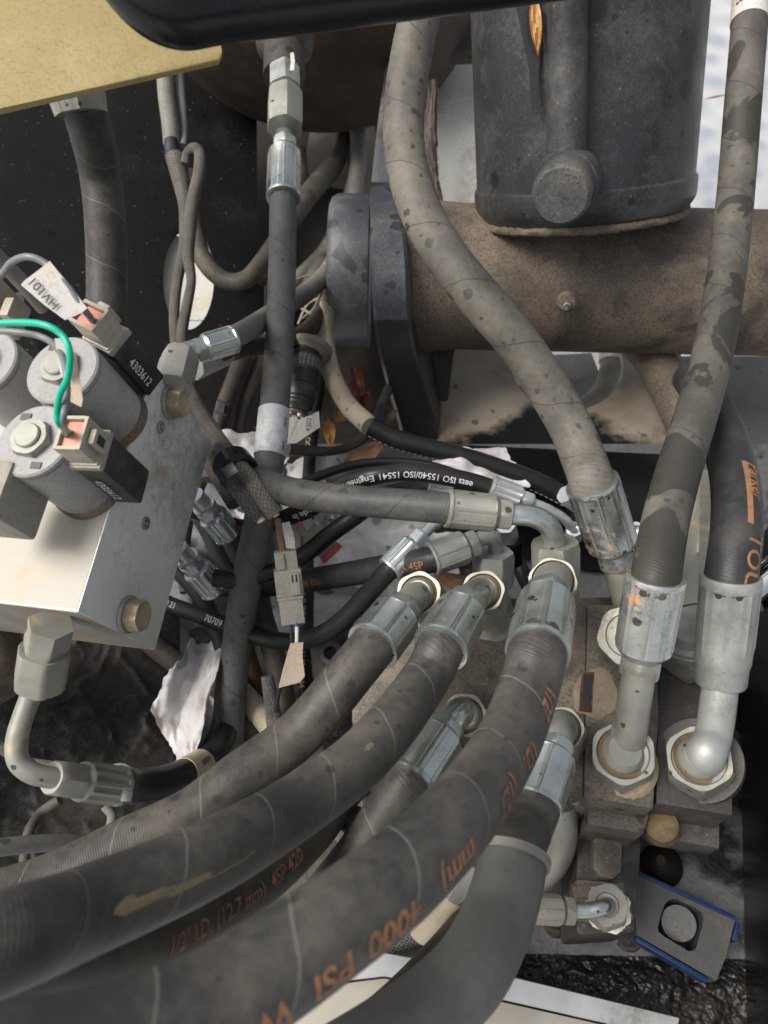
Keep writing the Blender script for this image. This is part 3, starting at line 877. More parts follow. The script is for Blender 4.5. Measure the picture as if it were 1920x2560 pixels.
# spool end column
slab([(1440, 2050), (1608, 2080), (1592, 2330), (1440, 2340)], HV + .055, .05, 'valve_dark', 'end_cap', bevel=.004)
slab([(1484, 2066), (1560, 2076), (1556, 2180), (1535, 2200), (1500, 2195), (1482, 2170)], HV + .047, .02, 'valve', 'end_cap', bevel=.004)
slab([(1440, 2195), (1560, 2205), (1590, 2300), (1440, 2300)], HV + .050, .02, 'valve', 'end_cap', bevel=.003)
slab([(1432, 2215), (1560, 2205), (1575, 2320), (1440, 2300)], HV + .0485, .005, 'valve', 'end_cap', bevel=.001)
# rusty slot
fr = t.part('slot_plate', prism([PZ(x, y, HV - .0021) for x, y in ((1454, 1678), (1486, 1680), (1480, 1782), (1447, 1778))], .001, -Z), M['rust'])
t.part('slot', prism([PZ(x, y, HV - .0024) for x, y in ((1459, 1684), (1482, 1686), (1476, 1770), (1453, 1768))], .001, -Z), M['lug_black'])
def rustring():
    vs = []; 
    for k in range(26):
        a = 2 * PI * k / 26; r = 1 + .22 * noise.noise(Vector((math.cos(a) * 1.5, math.sin(a) * 1.5, 3)))
        vs.append(PZ(1488 + 58 * r * math.cos(a), 1738 + 62 * r * math.sin(a), HV - .0019))
    return prism(vs, .0003, -Z)
rs = rustring()
t.part('rust_stain', rs, M['rust_stain'])
# cap screws on the end cap
for x, y, s in ((1390, 2310, .008), (1442, 2320, .009), (1570, 2345, .010)):
    a, b = P(x, y - 26, .50), P(x - 2, y + 14, .515)
    t.part('cap_screw', lathe(a, b, [(0, s * .7, 'c'), (.45, s * .75, 'c'), (.46, s, 'k'), (.92, s, 'k'), (1, s * .9, 'c')], seg=96), M['valve_dark'])

# ports: hex bases and their nuts are parts of the bank
def port(x, y, h, R, ht, mat='zinc_pale', tilt=None, hole=0, name='port_nut', phase=.2):
    a = PZ(x, y, h); b = a + (tilt or Z) * ht
    t.part(name, hexnut(a, b, R, hole=hole, phase=phase), M[mat])
    return b
port(1574, 1606, HV, .0205, .016)
port(1722, 1625, HV + .004, .024, .018, 'zinc_pale', phase=.5)
t.part('port_plug', lathe(PZ(1724, 1612, HV - .012), PZ(1728, 1560, HV - .030), [(0, .016, 'c'), (.2, .016, 'c'), (.22, .0172, 'c'), (.3, .0172, 'c'), (.32, .016, 'c'), (.42, .016, 'c'), (.44, .0172, 'c'), (.52, .0172, 'c'), (.54, .0135, 'c'), (1, .0135, 'c')]), M['zinc_old'])

# ------------------------------------------------------------------ hose assemblies
def assembly(name, label, tube, hosemat, ends, group=None, cat='hose'):
    """ends: list of (kind, args) parts in order; returns (thing, hose part)"""
    t = Thing(name, label, cat, tube.c[0], group)
    return t, t.part('hose', tube.g, M[hosemat])

GH = 'big hydraulic hoses fanning to the lower left'
def ring_seat(a, b, r):
    ax = (b - a).normalized()
    t.part('dirt_ring', lathe(b - ax * .0016, b - ax * .0006, [(0, r * .99, 'c'), (1, r * .99, 'c')]), M['bolt_grime'])
    t.part('pipe_flare', lathe(b - ax * .001, b + ax * .003, [(0, r * .90, 'c'), (.3, r * .90, 'c'), (.7, r * .84, 'c'), (1, r * .7, 'c')]), M['zinc_pale'])
# H1
D = .025
h1 = Tube(seat(hosepts([(868, 1694, 121), (800, 1778, 122), (728, 1851, 123), (609, 1936, 127), (480, 2035, 131), (331, 2107, 135), (144, 2198, 139), (22, 2241, 142), (-150, 2290, 146), (-320, 2335, 150)], D), P(930, 1618, .405), P(1012, 1516, .432)), D / 2, sides=40)
t, ho = assembly('hydraulic_hose', 'upper left of the big hoses, its collar nearest the black ring', h1, 'hose', None, GH)
co_, hx = ferrule(P(930, 1618, .405), P(1012, 1516, .432), wr(138, .415), wr(104, .425), .22)
t.part('collar', co_, M['zinc']); t.part('collar_hex', hx, M['zinc'])
t.part('elbow_pipe', Tube(dpts([(1005, 1526, .430), (1030, 1500, .440), (1048, 1488, .452), (1058, 1482, .470)]), wr(76, .44)).g, M['zinc_pale'])
a = P(1062, 1508, .476); b = P(1046, 1484, .448)
t.part('swivel_nut', hexnut(a, b, wr(124, .452), hole=wr(88, .45), phase=.35), M['zinc_pale'])
ring_seat(P(1062, 1508, .476), P(1046, 1484, .448), wr(88, .45))
T1 = Thing('hose_adapter', 'hex adapter under the collar of the upper left big hose', 'fitting', P(1075, 1545, .49), 'adapters screwed into the valve')
T1.part('hex', hexnut(P(1078, 1560, .497), P(1066, 1520, .476), wr(118, .49), phase=.1), M['zinc_pale'])

# H2
h2 = Tube(seat(hosepts([(1068, 1690, 122), (982, 1809, 134), (877, 1919, 145), (716, 2033, 160), (509, 2151, 187), (215, 2278, 217), (36, 2345, 245), (-160, 2410, 262)], D), P(1100, 1622, .400), P(1172, 1500, .432)), D / 2, sides=44)
t, ho = assembly('hydraulic_hose', 'second big hose from the left, pale seams and a rubbed yellow scuff', h2, 'hose2', None, GH)
co_, hx = ferrule(P(1100, 1622, .400), P(1172, 1500, .432), wr(142, .412), wr(108, .425), .2)
t.part('collar', co_, M['zinc']); t.part('collar_hex', hx, M['zinc'])
t.part('elbow_pipe', Tube(dpts([(1166, 1508, .430), (1190, 1488, .440), (1208, 1480, .452), (1216, 1478, .470)]), wr(80, .44)).g, M['zinc'])
t.part('swivel_nut', hexnut(P(1228, 1528, .482), P(1206, 1478, .446), wr(118, .455), hole=wr(88, .45), phase=.3), M['zinc_pale'])
ring_seat(P(1228, 1528, .482), P(1206, 1478, .446), wr(88, .45))
u = h2.near(330, 2235)
def scuff(tb, u, th, lu, lt, seed):
    vs = []
    for k in range(22):
        a = 2 * PI * k / 22; r = 1 + .5 * noise.noise(Vector((math.cos(a) * 2, math.sin(a) * 2, seed)))
        c, tt, n, b, rr = tb.at(u + lu * r * math.cos(a))
        q = th + lt * r * math.sin(a) / rr
        vs.append(c + (n * math.cos(q) + b * math.sin(q)) * (rr + .00015))
    ctr_ = sum(vs, Vector()) / len(vs)
    g = G().add([ctr_] + vs, [[0, 1 + i, 1 + (i + 1) % 22] for i in range(22)])
    return g
T2 = Thing('hose_adapter', 'hex adapter under the second big hose, beside an oil drop', 'fitting', P(1235, 1570, .49), 'adapters screwed into the valve')
T2.part('hex', hexnut(P(1246, 1590, .495), P(1234, 1552, .480), wr(126, .49), phase=.0), M['zinc_pale'])
T2.part('body', lathe(P(1238, 1560, .486), P(1222, 1520, .474), [(0, wr(92, .48), 'h'), (1, wr(92, .48), 'h')]), M['zinc_old'])

for x, y, th, a, b_, sd in ((300, 2262, -.28, .012, .0016, 1), (255, 2270, -.22, .004, .0024, 2), (420, 2205, -.36, .010, .0012, 3), (520, 2150, -.42, .012, .0008, 4), (905, 1920, .1, .003, .0012, 5)):
    t.part('scuff', scuff(h2, h2.near(x, y), th, a, b_, sd), M['scuff'], ho)
# hose tucked under H2 with printed size
D = .025
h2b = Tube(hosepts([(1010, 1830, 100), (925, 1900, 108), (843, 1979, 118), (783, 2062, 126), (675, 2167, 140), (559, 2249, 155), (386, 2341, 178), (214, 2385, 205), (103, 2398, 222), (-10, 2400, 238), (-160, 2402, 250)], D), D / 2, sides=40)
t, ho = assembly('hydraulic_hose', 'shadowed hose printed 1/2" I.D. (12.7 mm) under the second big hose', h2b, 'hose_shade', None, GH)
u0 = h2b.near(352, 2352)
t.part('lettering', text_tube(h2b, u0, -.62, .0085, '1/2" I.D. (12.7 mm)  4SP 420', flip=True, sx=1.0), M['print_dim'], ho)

# H3
D = .027
h3 = Tube(seat(hosepts([(1322, 1720, 151), (1275, 1845, 162), (1205, 1962, 180), (1118, 2072, 203), (1000, 2190, 224), (846, 2306, 244), (676, 2425, 262), (490, 2540, 282), (250, 2636, 308), (0, 2696, 332), (-220, 2735, 350)], D), P(1343, 1634, .352), P(1372, 1478, .398)), D / 2, sides=48)
t, ho = assembly('hydraulic_hose', 'nearest big hose in the middle printed (12.7 mm) 4000 PSI WP in orange', h3, 'hose2', None, GH)
co_, hx = ferrule(P(1343, 1634, .352), P(1372, 1478, .398), wr(156, .37), wr(120, .39), .14)
t.part('collar', co_, M['zinc']); t.part('collar_hex', hx, M['zinc'])
t.part('elbow_pipe', Tube(dpts([(1370, 1485, .396), (1378, 1462, .408), (1386, 1450, .425), (1388, 1448, .445)]), wr(96, .41)).g, M['zinc_pale'])
t.part('swivel_nut', hexnut(P(1390, 1492, .452), P(1382, 1452, .416), wr(128, .425), hole=wr(100, .42), phase=.1), M['zinc_pale'])
ring_seat(P(1390, 1492, .452), P(1382, 1452, .416), wr(100, .42))
for w, x, y in (('1/2"', 1322, 1728), ('I.D.', 1262, 1872), ('(12.7', 1200, 1968), ('mm)', 1092, 2100), ('4000', 962, 2226), ('PSI', 802, 2338), ('WP', 655, 2442)):
    t.part('lettering', text_tube(h3, h3.near(x, y), -.56, .0104, w, bold=.026), M['print_orange'], ho)
# H4: the one under H3
D = .025
h4 = Tube(seat(hosepts([(965, 2040, 122), (905, 2130, 124), (840, 2215, 126), (770, 2300, 128), (690, 2390, 132)], D), P(1020, 1960, .395), P(1118, 1812, .425)), D / 2, sides=36)
t, ho = assembly('hydraulic_hose', 'hose with a pale collar passing beneath the nearest big hose', h4, 'hose', None)
co_, hx = ferrule(P(1020, 1960, .395), P(1118, 1812, .425), wr(144, .40), wr(106, .415), .16)
t.part('collar', co_, M['zinc']); t.part('collar_hex', hx, M['zinc'])
t.part('elbow_pipe', Tube(dpts([(1110, 1822, .423), (1138, 1792, .427), (1154, 1780, .435), (1160, 1778, .448)]), wr(76, .43)).g, M['zinc'])
t.part('swivel_nut', hexnut(P(1170, 1822, .455), P(1160, 1788, .432), wr(122, .44), hole=wr(88, .435), phase=.2), M['zinc_pale'])
ring_seat(P(1170, 1822, .455), P(1160, 1788, .432), wr(88, .435))
# H5: right of H3
D = .026
h5 = Tube(seat(hosepts([(1308, 2082, 136), (1277, 2148, 151), (1262, 2205, 153)], D), P(1336, 2016, .385), P(1388, 1858, .412)), D / 2, sides=36)
D5 = .029
h5s = Tube(hosepts([(1283, 2135, 170), (1272, 2200, 174), (1242, 2300, 181), (1180, 2422, 194), (1092, 2514, 204), (1000, 2588, 214), (850, 2690, 232), (640, 2810, 255)], D5), D5 / 2, sides=44)
t, ho = assembly('hydraulic_hose', 'big hose at lower right pushed into a thick grey sleeve', h5, 'hose', None)
# the smooth sleeve is a tube of its own thickness over the hose
dS_ = F_PX * D5 / 178
t.part('sleeve', h5s.g, rubber('sleeve_rubber', (.075, .074, .070), (.12, .115, .105), .5, rib=False, seam=False, rough=.55))
t.part('sleeve_lip', h5s.band(.0, .0035, .0016, sides=44), M['cable_grey'])
co_, hx = ferrule(P(1336, 2016, .385), P(1388, 1858, .412), wr(140, .39), wr(110, .405), .16)
t.part('collar', co_, M['zinc']); t.part('collar_hex', hx, M['zinc'])
t.part('elbow_pipe', Tube(dpts([(1384, 1868, .410), (1394, 1836, .415), (1400, 1820, .424), (1402, 1817, .436)]), wr(84, .415)).g, M['zinc_pale'])
t.part('swivel_nut', hexnut(P(1410, 1856, .444), P(1402, 1822, .422), wr(122, .43), hole=wr(94, .425), phase=.4), M['zinc_pale'])
ring_seat(P(1410, 1856, .444), P(1402, 1822, .422), wr(94, .425))
# dark greasy hose between
D = .022
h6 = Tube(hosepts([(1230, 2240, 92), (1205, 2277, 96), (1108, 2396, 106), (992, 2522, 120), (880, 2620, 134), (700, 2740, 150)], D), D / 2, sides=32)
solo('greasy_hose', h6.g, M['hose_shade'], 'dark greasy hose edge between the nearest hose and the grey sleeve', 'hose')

# V1: dusty hose bending across the cross tube
D = .025
V1 = Tube(seat(hosepts([(1075, -60, 104), (1047, 50, 104), (1022, 174, 104), (1009, 290, 103), (1016, 405, 104), (1048, 520, 106), (1113, 637, 108), (1195, 740, 110), (1285, 845, 109), (1364, 960, 108), (1425, 1065, 108), (1463, 1157, 110)], D), P(1480, 1206, .428), P(1546, 1408, .452), True), D / 2, sides=40)
t, ho = assembly('dusty_hose', 'dusty oil-spotted hose bending across in front of the cross tube', V1, 'hose_dusty', None)
co_, hx = ferrule(P(1480, 1206, .428), P(1546, 1408, .452), wr(134, .43), wr(104, .45), .17)
t.part('collar', co_, M['zinc_rust']); t.part('collar_hex', hx, M['zinc_rust'])
t.part('elbow_pipe', Tube(dpts([(1540, 1390, .450), (1556, 1450, .455), (1570, 1510, .460), (1577, 1560, .464), (1578, 1592, .470)]), wr(74, .455)).g, M['zinc_pale'])
t.part('swivel_nut', hexnut(PZ(1575, 1598, HV - .016), PZ(1572, 1588, HV - .030), .0195, hole=.0125, phase=.5, rec=.05), M['zinc_pale'])

# V2: right-hand upright dusty hose
V2 = Tube(seat(hosepts([(1888, -120, 84), (1876, 35, 86), (1858, 250, 88), (1842, 450, 89), (1828, 590, 92), (1808, 740, 95), (1778, 900, 99), (1738, 1042, 104), (1696, 1180, 110), (1662, 1310, 116)], D), P(1640, 1440, .397), P(1597, 1688, .415), True), D / 2, sides=40)
t, ho = assembly('dusty_hose', 'dusty upright hose on the right with dark oily patches', V2, 'hose_dusty2', None)
uu = V2.near(1878, 8)
t.part('label_sleeve', V2.band(V2.near(1890, -80), V2.near(1876, 50), .0008), M['tag_white'], ho)
t.part('lettering', text_tube(V2, V2.near(1877, 40), .45, .0065, 'SAE 100', flip=True, lift=.0013), M['print_dark'], ho)
co_, hx = ferrule(P(1640, 1440, .397), P(1597, 1688, .415), wr(148, .398), wr(112, .405), .20)
t.part('collar', co_, M['zinc_rust']); t.part('collar_hex', hx, M['zinc'])
t.part('elbow_pipe', Tube(dpts([(1599, 1672, .405), (1592, 1715, .409), (1582, 1775, .414), (1573, 1830, .420), (1563, 1866, .428), (1556, 1880, .445)]), [wr(78, .405), wr(82, .409), wr(84, .414), wr(86, .42), wr(88, .428), wr(92, .44)], sides=36).g, M['zinc_pale'])
t.part('swivel_nut', hexnut(PZ(1552, 1905, HV), PZ(1558, 1882, HV - .020), wr(166, .43), hole=wr(122, .42), phase=.25, rec=.07), M['zinc_pale'])
def pipe_seat(x, y, h, r):
    c = PZ(x, y, h)
    t.part('dirt_ring', lathe(c - Z * .0014, c - Z * .0005, [(0, r * .99, 'c'), (1, r * .99, 'c')]), M['bolt_grime'])
    t.part('pipe_flare', lathe(c - Z * .001, c + Z * .0045, [(0, r * .86, 'c'), (.25, r * .86, 'c'), (.5, r * .80, 'c'), (1, r * .66, 'c')]), M['zinc_pale'])
pipe_seat(1558, 1882, HV - .020, wr(122, .42))
t.part('thread_sealant', lathe(PZ(1552, 1910, HV - .0005), PZ(1553, 1907, HV - .003), [(0, .0205, 'c'), (.5, .0200, 'k'), (1, .018, 'c')]), M['brass'])

# V3: black printed hose
D = .028
V3 = Tube(seat(hosepts([(1730, 940, 92), (1778, 1020, 97), (1815, 1110, 104), (1838, 1210, 111), (1842, 1320, 117)], .0265), P(1828, 1440, .425), P(1800, 1716, .440), True), D / 2, sides=40)
t, ho = assembly('printed_hose', 'black hose with orange lettering behind the right upright hose', V3, 'hose_dark', None)
u0 = V3.near(1834, 1205)
t.part('print_bar', V3.band(V3.near(1830, 1195), V3.near(1841, 1330), .0002, sides=8, arc=(-.38, -.62)), M['print_orange'], ho)
t.part('lettering', text_tube(V3, V3.near(1832, 1200), -.62, .0115, 'Parker', sx=.95), M['print_orange'], ho)
t.part('lettering', text_tube(V3, V3.near(1842, 1345), -.50, .0135, 'TOUGH'), M['print_orange'], ho)
co_, hx = ferrule(P(1828, 1442, .455), P(1800, 1716, .478), wr(138, .46), None, .06, kind='c')
co2 = lathe(P(1828, 1440, .425), P(1800, 1716, .440), [(0, .0128, 'c'), (0, .0160, 'c'), (.02, .0162, 'c'), (.09, .0161, 'c'), (.11, .0160, 'o'), (.60, .0157, 'o'), (.66, .0153, 'c'), (.76, .0152, 'c'), (.8, .0143, 'c'), (.95, .0142, 'c'), (.97, .0137, 'c'), (1, .0112, 'c')], seg=64)
t.part('collar', co2, M['zinc_old'])
t.part('elbow_pipe', Tube(dpts([(1802, 1700, .439), (1797, 1745, .435), (1790, 1800, .429), (1780, 1850, .423), (1764, 1884, .418), (1752, 1897, .428)]), [wr(88, .437), wr(88, .435), wr(88, .43), wr(90, .423), wr(98, .42), wr(104, .425)], sides=36).g, M['zinc_old'])
t.part('swivel_nut', hexnut(PZ(1742, 1918, HV + .002), PZ(1748, 1895, HV - .016), wr(166, .44), hole=wr(124, .43), phase=.35, rec=.07), M['zinc_pale'])
pipe_seat(1748, 1895, HV - .016, wr(124, .43))
t.part('lettering', text_flat(PZ(1698, 1850, HV - .0165) , (PZ(1705, 1885, HV - .0165) - PZ(1698, 1850, HV - .0165)), Vector((1, .2, 0)), .004, 'N6F'), M['print_dark'])
t.part('lettering', text_flat(PZ(1712, 1930, HV - .0165), (PZ(1735, 1942, HV - .0165) - PZ(1712, 1930, HV - .0165)), Vector((.1, 1, 0)), .004, 'PL5'), M['print_dark'])

# pale square fitting between V2 and V3
t = Thing('pale_fitting', 'pale straight hose end standing between the two right hoses', 'fitting', P(1745, 1510, .52))
t.part('body', lathe(P(1752, 1200, .56), P(1742, 1535, .505), [(0, wr(96, .56), 'o'), (.30, wr(96, .55), 'o'), (.31, wr(104, .55), 'c'), (.36, wr(104, .55), 'c'), (.40, wr(112, .53), 'h'), (.62, wr(112, .53), 'h'), (.64, wr(100, .53), 'c'), (.70, wr(120, .52), 'h'), (1, wr(120, .51), 'h')]), M['zinc_pale'])

# M1: hose from the zip tie to the elbow in the middle
D = .0175
m1 = Tube(seat(hosepts([(600, 1165, 66), (632, 1188, 70), (700, 1222, 74), (780, 1240, 76), (870, 1250, 77), (990, 1260, 79)], D), P(1116, 1270, .414), P(1276, 1288, .418), True), D / 2, sides=32)
t, ho = assembly('elbow_hose', 'stained hose lying crosswise in the middle with a bent pale pipe end', m1, 'hose_grey', None)
co_, hx = ferrule(P(1116, 1270, .414), P(1276, 1288, .418), wr(98, .415), wr(84, .418), .20)
t.part('collar', co_, M['zinc_pale']); t.part('collar_hex', hx, M['zinc_pale'])
t.part('elbow_pipe', Tube(dpts([(1270, 1286, .418), (1315, 1288, .418), (1350, 1298, .419), (1374, 1318, .422), (1385, 1345, .428), (1388, 1372, .436)]), wr(54, .42), sides=32).g, M['zinc'])
t.part('swivel_nut', hexnut(P(1390, 1452, .443), P(1388, 1354, .434), wr(122, .437), phase=.32), M['zinc_pale'])

# M2: dull elbow with an orange-printed hose
D = .0165
m2 = Tube(seat(hosepts([(520, 1462, 54), (600, 1466, 55), (690, 1462, 57), (790, 1448, 60), (900, 1430, 63), (1000, 1412, 66)], D), P(1078, 1398, .468), P(1192, 1356, .474), True), D / 2, sides=32)
t, ho = assembly('printed_hose', 'dark hose with faint orange print running to the dull grey elbow', m2, 'hose_dark', None)
t.part('lettering', text_tube(m2, m2.near(985, 1415), .55, .0065, 'CHA 4SP'), M['print_orange'], ho)
t.part('lettering', text_tube(m2, m2.near(735, 1458), .50, .0065, 'DIN EN 856'), M['print_dim'], ho)
co_, hx = ferrule(P(1078, 1398, .468), P(1192, 1356, .474), wr(88, .47), wr(76, .474), .20)
t.part('collar', co_, M['zinc_old']); t.part('collar_hex', hx, M['zinc_old'])
t.part('elbow_pipe', Tube(dpts([(1182, 1360, .474), (1205, 1346, .475), (1228, 1344, .477), (1238, 1360, .482), (1240, 1390, .490)]), wr(40, .476), sides=28).g, M['zinc_old'])
t.part('swivel_nut', hexnut(P(1232, 1464, .493), P(1234, 1380, .484), wr(104, .488), phase=.45), M['zinc_old'])

# M3: slim black hose printed 70709 with bright fluted end
D = .0125
m3 = Tube(seat(hosepts([(330, 1470, 40), (425, 1512, 41), (490, 1535, 42), (560, 1562, 43), (640, 1590, 44), (715, 1604, 45), (785, 1594, 47), (850, 1556, 48), (910, 1495, 49)], D), P(974, 1424, .475), P(1058, 1336, .482), True), D / 2, sides=28)
t, ho = assembly('black_hose', 'slim black hose printed 70709 ending in a bright fluted fitting', m3, 'hose_black', None)
t.part('lettering', text_tube(m3, m3.near(424, 1512), .25, .0062, '8 23'), M['print_white'], ho)
t.part('lettering', text_tube(m3, m3.near(524, 1548), .35, .0066, '70709'), M['print_white'], ho)
co_, hx = ferrule(P(974, 1424, .475), P(1058, 1336, .482), wr(72, .478), wr(58, .48), .26, kind='f')
t.part('collar', co_, M['bright']); t.part('collar_hex', hx, M['bright'])
t.part('nipple', lathe(P(1050, 1344, .481), P(1106, 1290, .490), [(0, wr(30, .48), 'c'), (.6, wr(28, .48), 'c'), (.62, wr(34, .48), 'c'), (1, wr(34, .48), 'c')]), M['bright'])

# S1, S2: bright fluted fittings coming out of the block, their black hoses
D = .0125
s1 = Tube(hosepts([(570, 1312, 44), (610, 1320, 44), (660, 1312, 44), (715, 1294, 44), (780, 1268, 45), (850, 1215, 45), (930, 1190, 46), (1020, 1180, 46), (1110, 1190, 46), (1190, 1208, 46), (1240, 1226, 46)], D), D / 2, sides=28)
t, ho = assembly('black_hose', 'black hose arching over the crosswise hose, printed Engineered in USA upside down', s1, 'hose_black', None)
t.part('lettering', text_tube(s1, s1.near(1180, 1205), -.05, .0060, 'eets ISO 15540/ISO 15541 Engineered in USA Made In', flip=True), M['print_white'], ho)
co_, hx = ferrule(P(570, 1335, .548), P(514, 1270, .530), wr(76, .54), wr(66, .54), .22, kind='f')
t.part('collar', co_, M['bright']); t.part('collar_hex', hx, M['bright'])
t.part('swivel_nut', lathe(P(530, 1286, .536), P(486, 1238, .52), [(0, wr(52, .53), 'h'), (.35, wr(52, .53), 'h'), (.36, wr(60, .53), 'c'), (.5, wr(60, .53), 'c'), (.52, wr(46, .53), 'c'), (1, wr(46, .53), 'c')]), M['bright'])
co_, hx = ferrule(P(1226, 1216, .520), P(1330, 1256, .522), wr(62, .52), wr(50, .52), .25, kind='f')
t.part('collar', co_, M['bright']); t.part('collar_hex', hx, M['bright'])
t.part('elbow_pipe', Tube(dpts([(1320, 1252, .522), (1370, 1272, .523), (1410, 1296, .526), (1430, 1322, .532)]), wr(24, .523)).g, M['bright'])
t.part('swivel_nut', hexnut(P(1432, 1346, .545), P(1436, 1322, .532), wr(46, .535), hole=wr(26, .535)), M['bright'])
s2 = Tube(hosepts([(535, 1444, 45), (590, 1450, 45), (650, 1438, 45), (710, 1416, 45), (770, 1380, 45), (830, 1332, 45), (890, 1290, 45), (960, 1240, 44), (1040, 1222, 43), (1110, 1222, 43)], D), D / 2, sides=28)
t, ho = assembly('black_hose', 'black hose passing behind the grey connector and under the crosswise hose', s2, 'hose_black', None)
co_, hx = ferrule(P(536, 1472, .553), P(472, 1402, .535), wr(78, .545), wr(68, .545), .22, kind='f')
t.part('collar', co_, M['bright']); t.part('collar_hex', hx, M['bright'])
t.part('swivel_nut', lathe(P(488, 1418, .540), P(444, 1368, .52), [(0, wr(52, .53), 'h'), (.35, wr(52, .53), 'h'), (.36, wr(60, .53), 'c'), (.5, wr(60, .53), 'c'), (.52, wr(46, .53), 'c'), (1, wr(46, .53), 'c')]), M['bright'])
co_, hx = ferrule(P(1072, 1212, .545), P(1150, 1230, .545), wr(52, .545), wr(42, .545), .25, kind='f')
t.part('collar', co_, M['bright'])
# bright little nuts on black posts behind the elbow
t = Thing('bright_nut', 'small bright nut just below the bent pale pipe end', 'nut', P(1270, 1330, .52), 'bright nuts in the dark behind the elbows')
t.part('body', hexnut(P(1272, 1345, .53), P(1264, 1312, .515), wr(52, .52), hole=wr(28, .52)), M['bright'])
t.part('stem', lathe(P(1276, 1400, .55), P(1272, 1345, .53), [(0, wr(70, .53), 'h'), (1, wr(70, .53), 'h')]), M['black_gloss'])
t = Thing('bright_nut', 'small bright nut beside the rusty collar of the bent dusty hose', 'nut', P(1594, 1335, .50), 'bright nuts in the dark behind the elbows')
t.part('body', hexnut(P(1590, 1352, .52), P(1592, 1330, .505), wr(60, .51), hole=wr(34, .51)), M['bright'])
t = Thing('bright_nut', 'small bright hex end left of the rusty collar', 'nut', P(1430, 1240, .52), 'bright nuts in the dark behind the elbows')
t.part('body', hexnut(P(1412, 1235, .52), P(1450, 1262, .53), wr(52, .52)), M['bright'])
# black hose with white stitching that starts cream
D = .0165
cr = [(842, 700, 40), (818, 770, 42), (814, 850, 44), (830, 935, 46), (868, 1010, 48), (925, 1066, 50)]
bk = [(925, 1066, 50), (985, 1096, 50), (1060, 1118, 50), (1150, 1140, 50), (1250, 1172, 50), (1340, 1205, 50), (1430, 1250, 50)]
cs = Tube(hosepts(cr, D), D / 2, sides=28); bs = Tube(hosepts(bk, D), D / 2, sides=28)
t = Thing('stitched_hose', 'black hose with white stitching that is dusty cream where it comes down', 'hose', bs.c[-1])
t.part('dusty_length', cs.g, M['cable_cream'])
ho = t.part('hose', bs.g, M['hose_black'])
gg = G()
k = 0
u = bs.near(935, 1070)
while u < bs.L - .004:
    gg = gg
    q = bs.band(u, u + .0022, .0006, sides=3, n=2, arc=(1.02 - .05, 1.02 + .09))
    gg.add(q.v, q.f); u += .0048
st = t.part('stitching', gg, M['wire_white'], ho); st['kind'] = 'stuff'
# ------------------------------------------------------------------ aluminium block with the coils
A = P(195, 1530, .37); B = P(385, 920, .42009); C = P(388, 1626, .44362); Dd = P(0, 1507, .3802)
eb = (B - A).normalized(); ec = (C - A).normalized(); ed = (Dd - A).normalized()
LB, LC, LD = (B - A).length, (C - A).length, .13
t = Thing('manifold_block', 'pale aluminium manifold block on the left carrying the coils', 'manifold', A + ec * LC)
g = obox(A + eb * LB / 2 + ec * LC / 2 + ed * LD / 2, eb, ec, ed, LB / 2, LC / 2, LD / 2)
E_ = ed
blk = G()
# faces split: the side turned from the light is coloured brighter than the lit ones
for nm, ax in (('front_face', None),): pass
t.part('body', g, M['alu_grey'], bevel=.0008)
def skin(o, u, v, lu, lv, n, mat, name='face'):
    q = G(); V = [o + u * .0009 + v * .0009, o + u * (lu - .0009) + v * .0009, o + u * (lu - .0009) + v * (lv - .0009), o + u * .0009 + v * (lv - .0009)]
    V = [p + n * .0002 for p in V]
    if (V[1] - V[0]).cross(V[2] - V[0]).dot(n) < 0: V.reverse()
    q.add(V + [p - n * .0006 for p in V], [[0, 1, 2, 3], [7, 6, 5, 4]] + [[k, 4 + k, 4 + (k + 1) % 4, (k + 1) % 4] for k in range(4)])
    return t.part(name, q, M[mat])
skin(A, eb, ed, LB, LD, -ec, 'alu_pale')
skin(A, ec, ed, LC, LD, -eb, 'alu_pale')
def on_side(x, y): return onpl(x, y, A, ed)       # grey side
def on_front(x, y): return onpl(x, y, A, ec)      # pale coil face
def on_bottom(x, y): return onpl(x, y, A, eb)
nS, nF, nBt = -ed, -ec, -eb
for x, y in ((400, 1068), (352, 1213), (363, 1308)):
    p = on_side(x, y)
    t.part('plug', lathe(p - nS * .001, p + nS * .0012, [(0, .0038, 'c'), (.9, .0036, 'c'), (1, .003, 'c'), (1, .0024, 'c'), (.6, .0022, 'c'), (.6, .0015, 'c'), (1.2, .0011, 'c')]), M['zinc_pale'])
t.part('plug', lathe(on_front(88, 1232) - nF * .001, on_front(88, 1232) + nF * .001, [(0, .0035, 'c'), (1, .003, 'c'), (1, .0022, 'c'), (.5, .0018, 'c')]), M['alu_grey'])
for nm, x, y in (('bolt at the top corner of the grey side, under the hose nut', 425, 1004), ('lower bolt near the bottom corner of the grey side', 318, 1536)):
    p = on_side(x, y)
    T = Thing('hex_bolt', 'yellowish hex ' + nm, 'bolt', p, 'hex bolts through the block')
    T.part('washer', lathe(p, p + nS * .0022, [(0, .0105, 'c'), (.6, .0105, 'c'), (1, .0099, 'c'), (1, .0085, 'c')]), M['zinc_pale'])
    p2 = p + nS * .0022
    T.part('head', lathe(p2, p2 + nS * .0075, [(0, .0090, 'h0.95'), (.06, .0090, 'h'), (.82, .0090, 'h'), (1, .0090, 'h0.91'), (1, .0077, 'c'), (.96, .0070, 'c')], phase=.35), M['brass'])

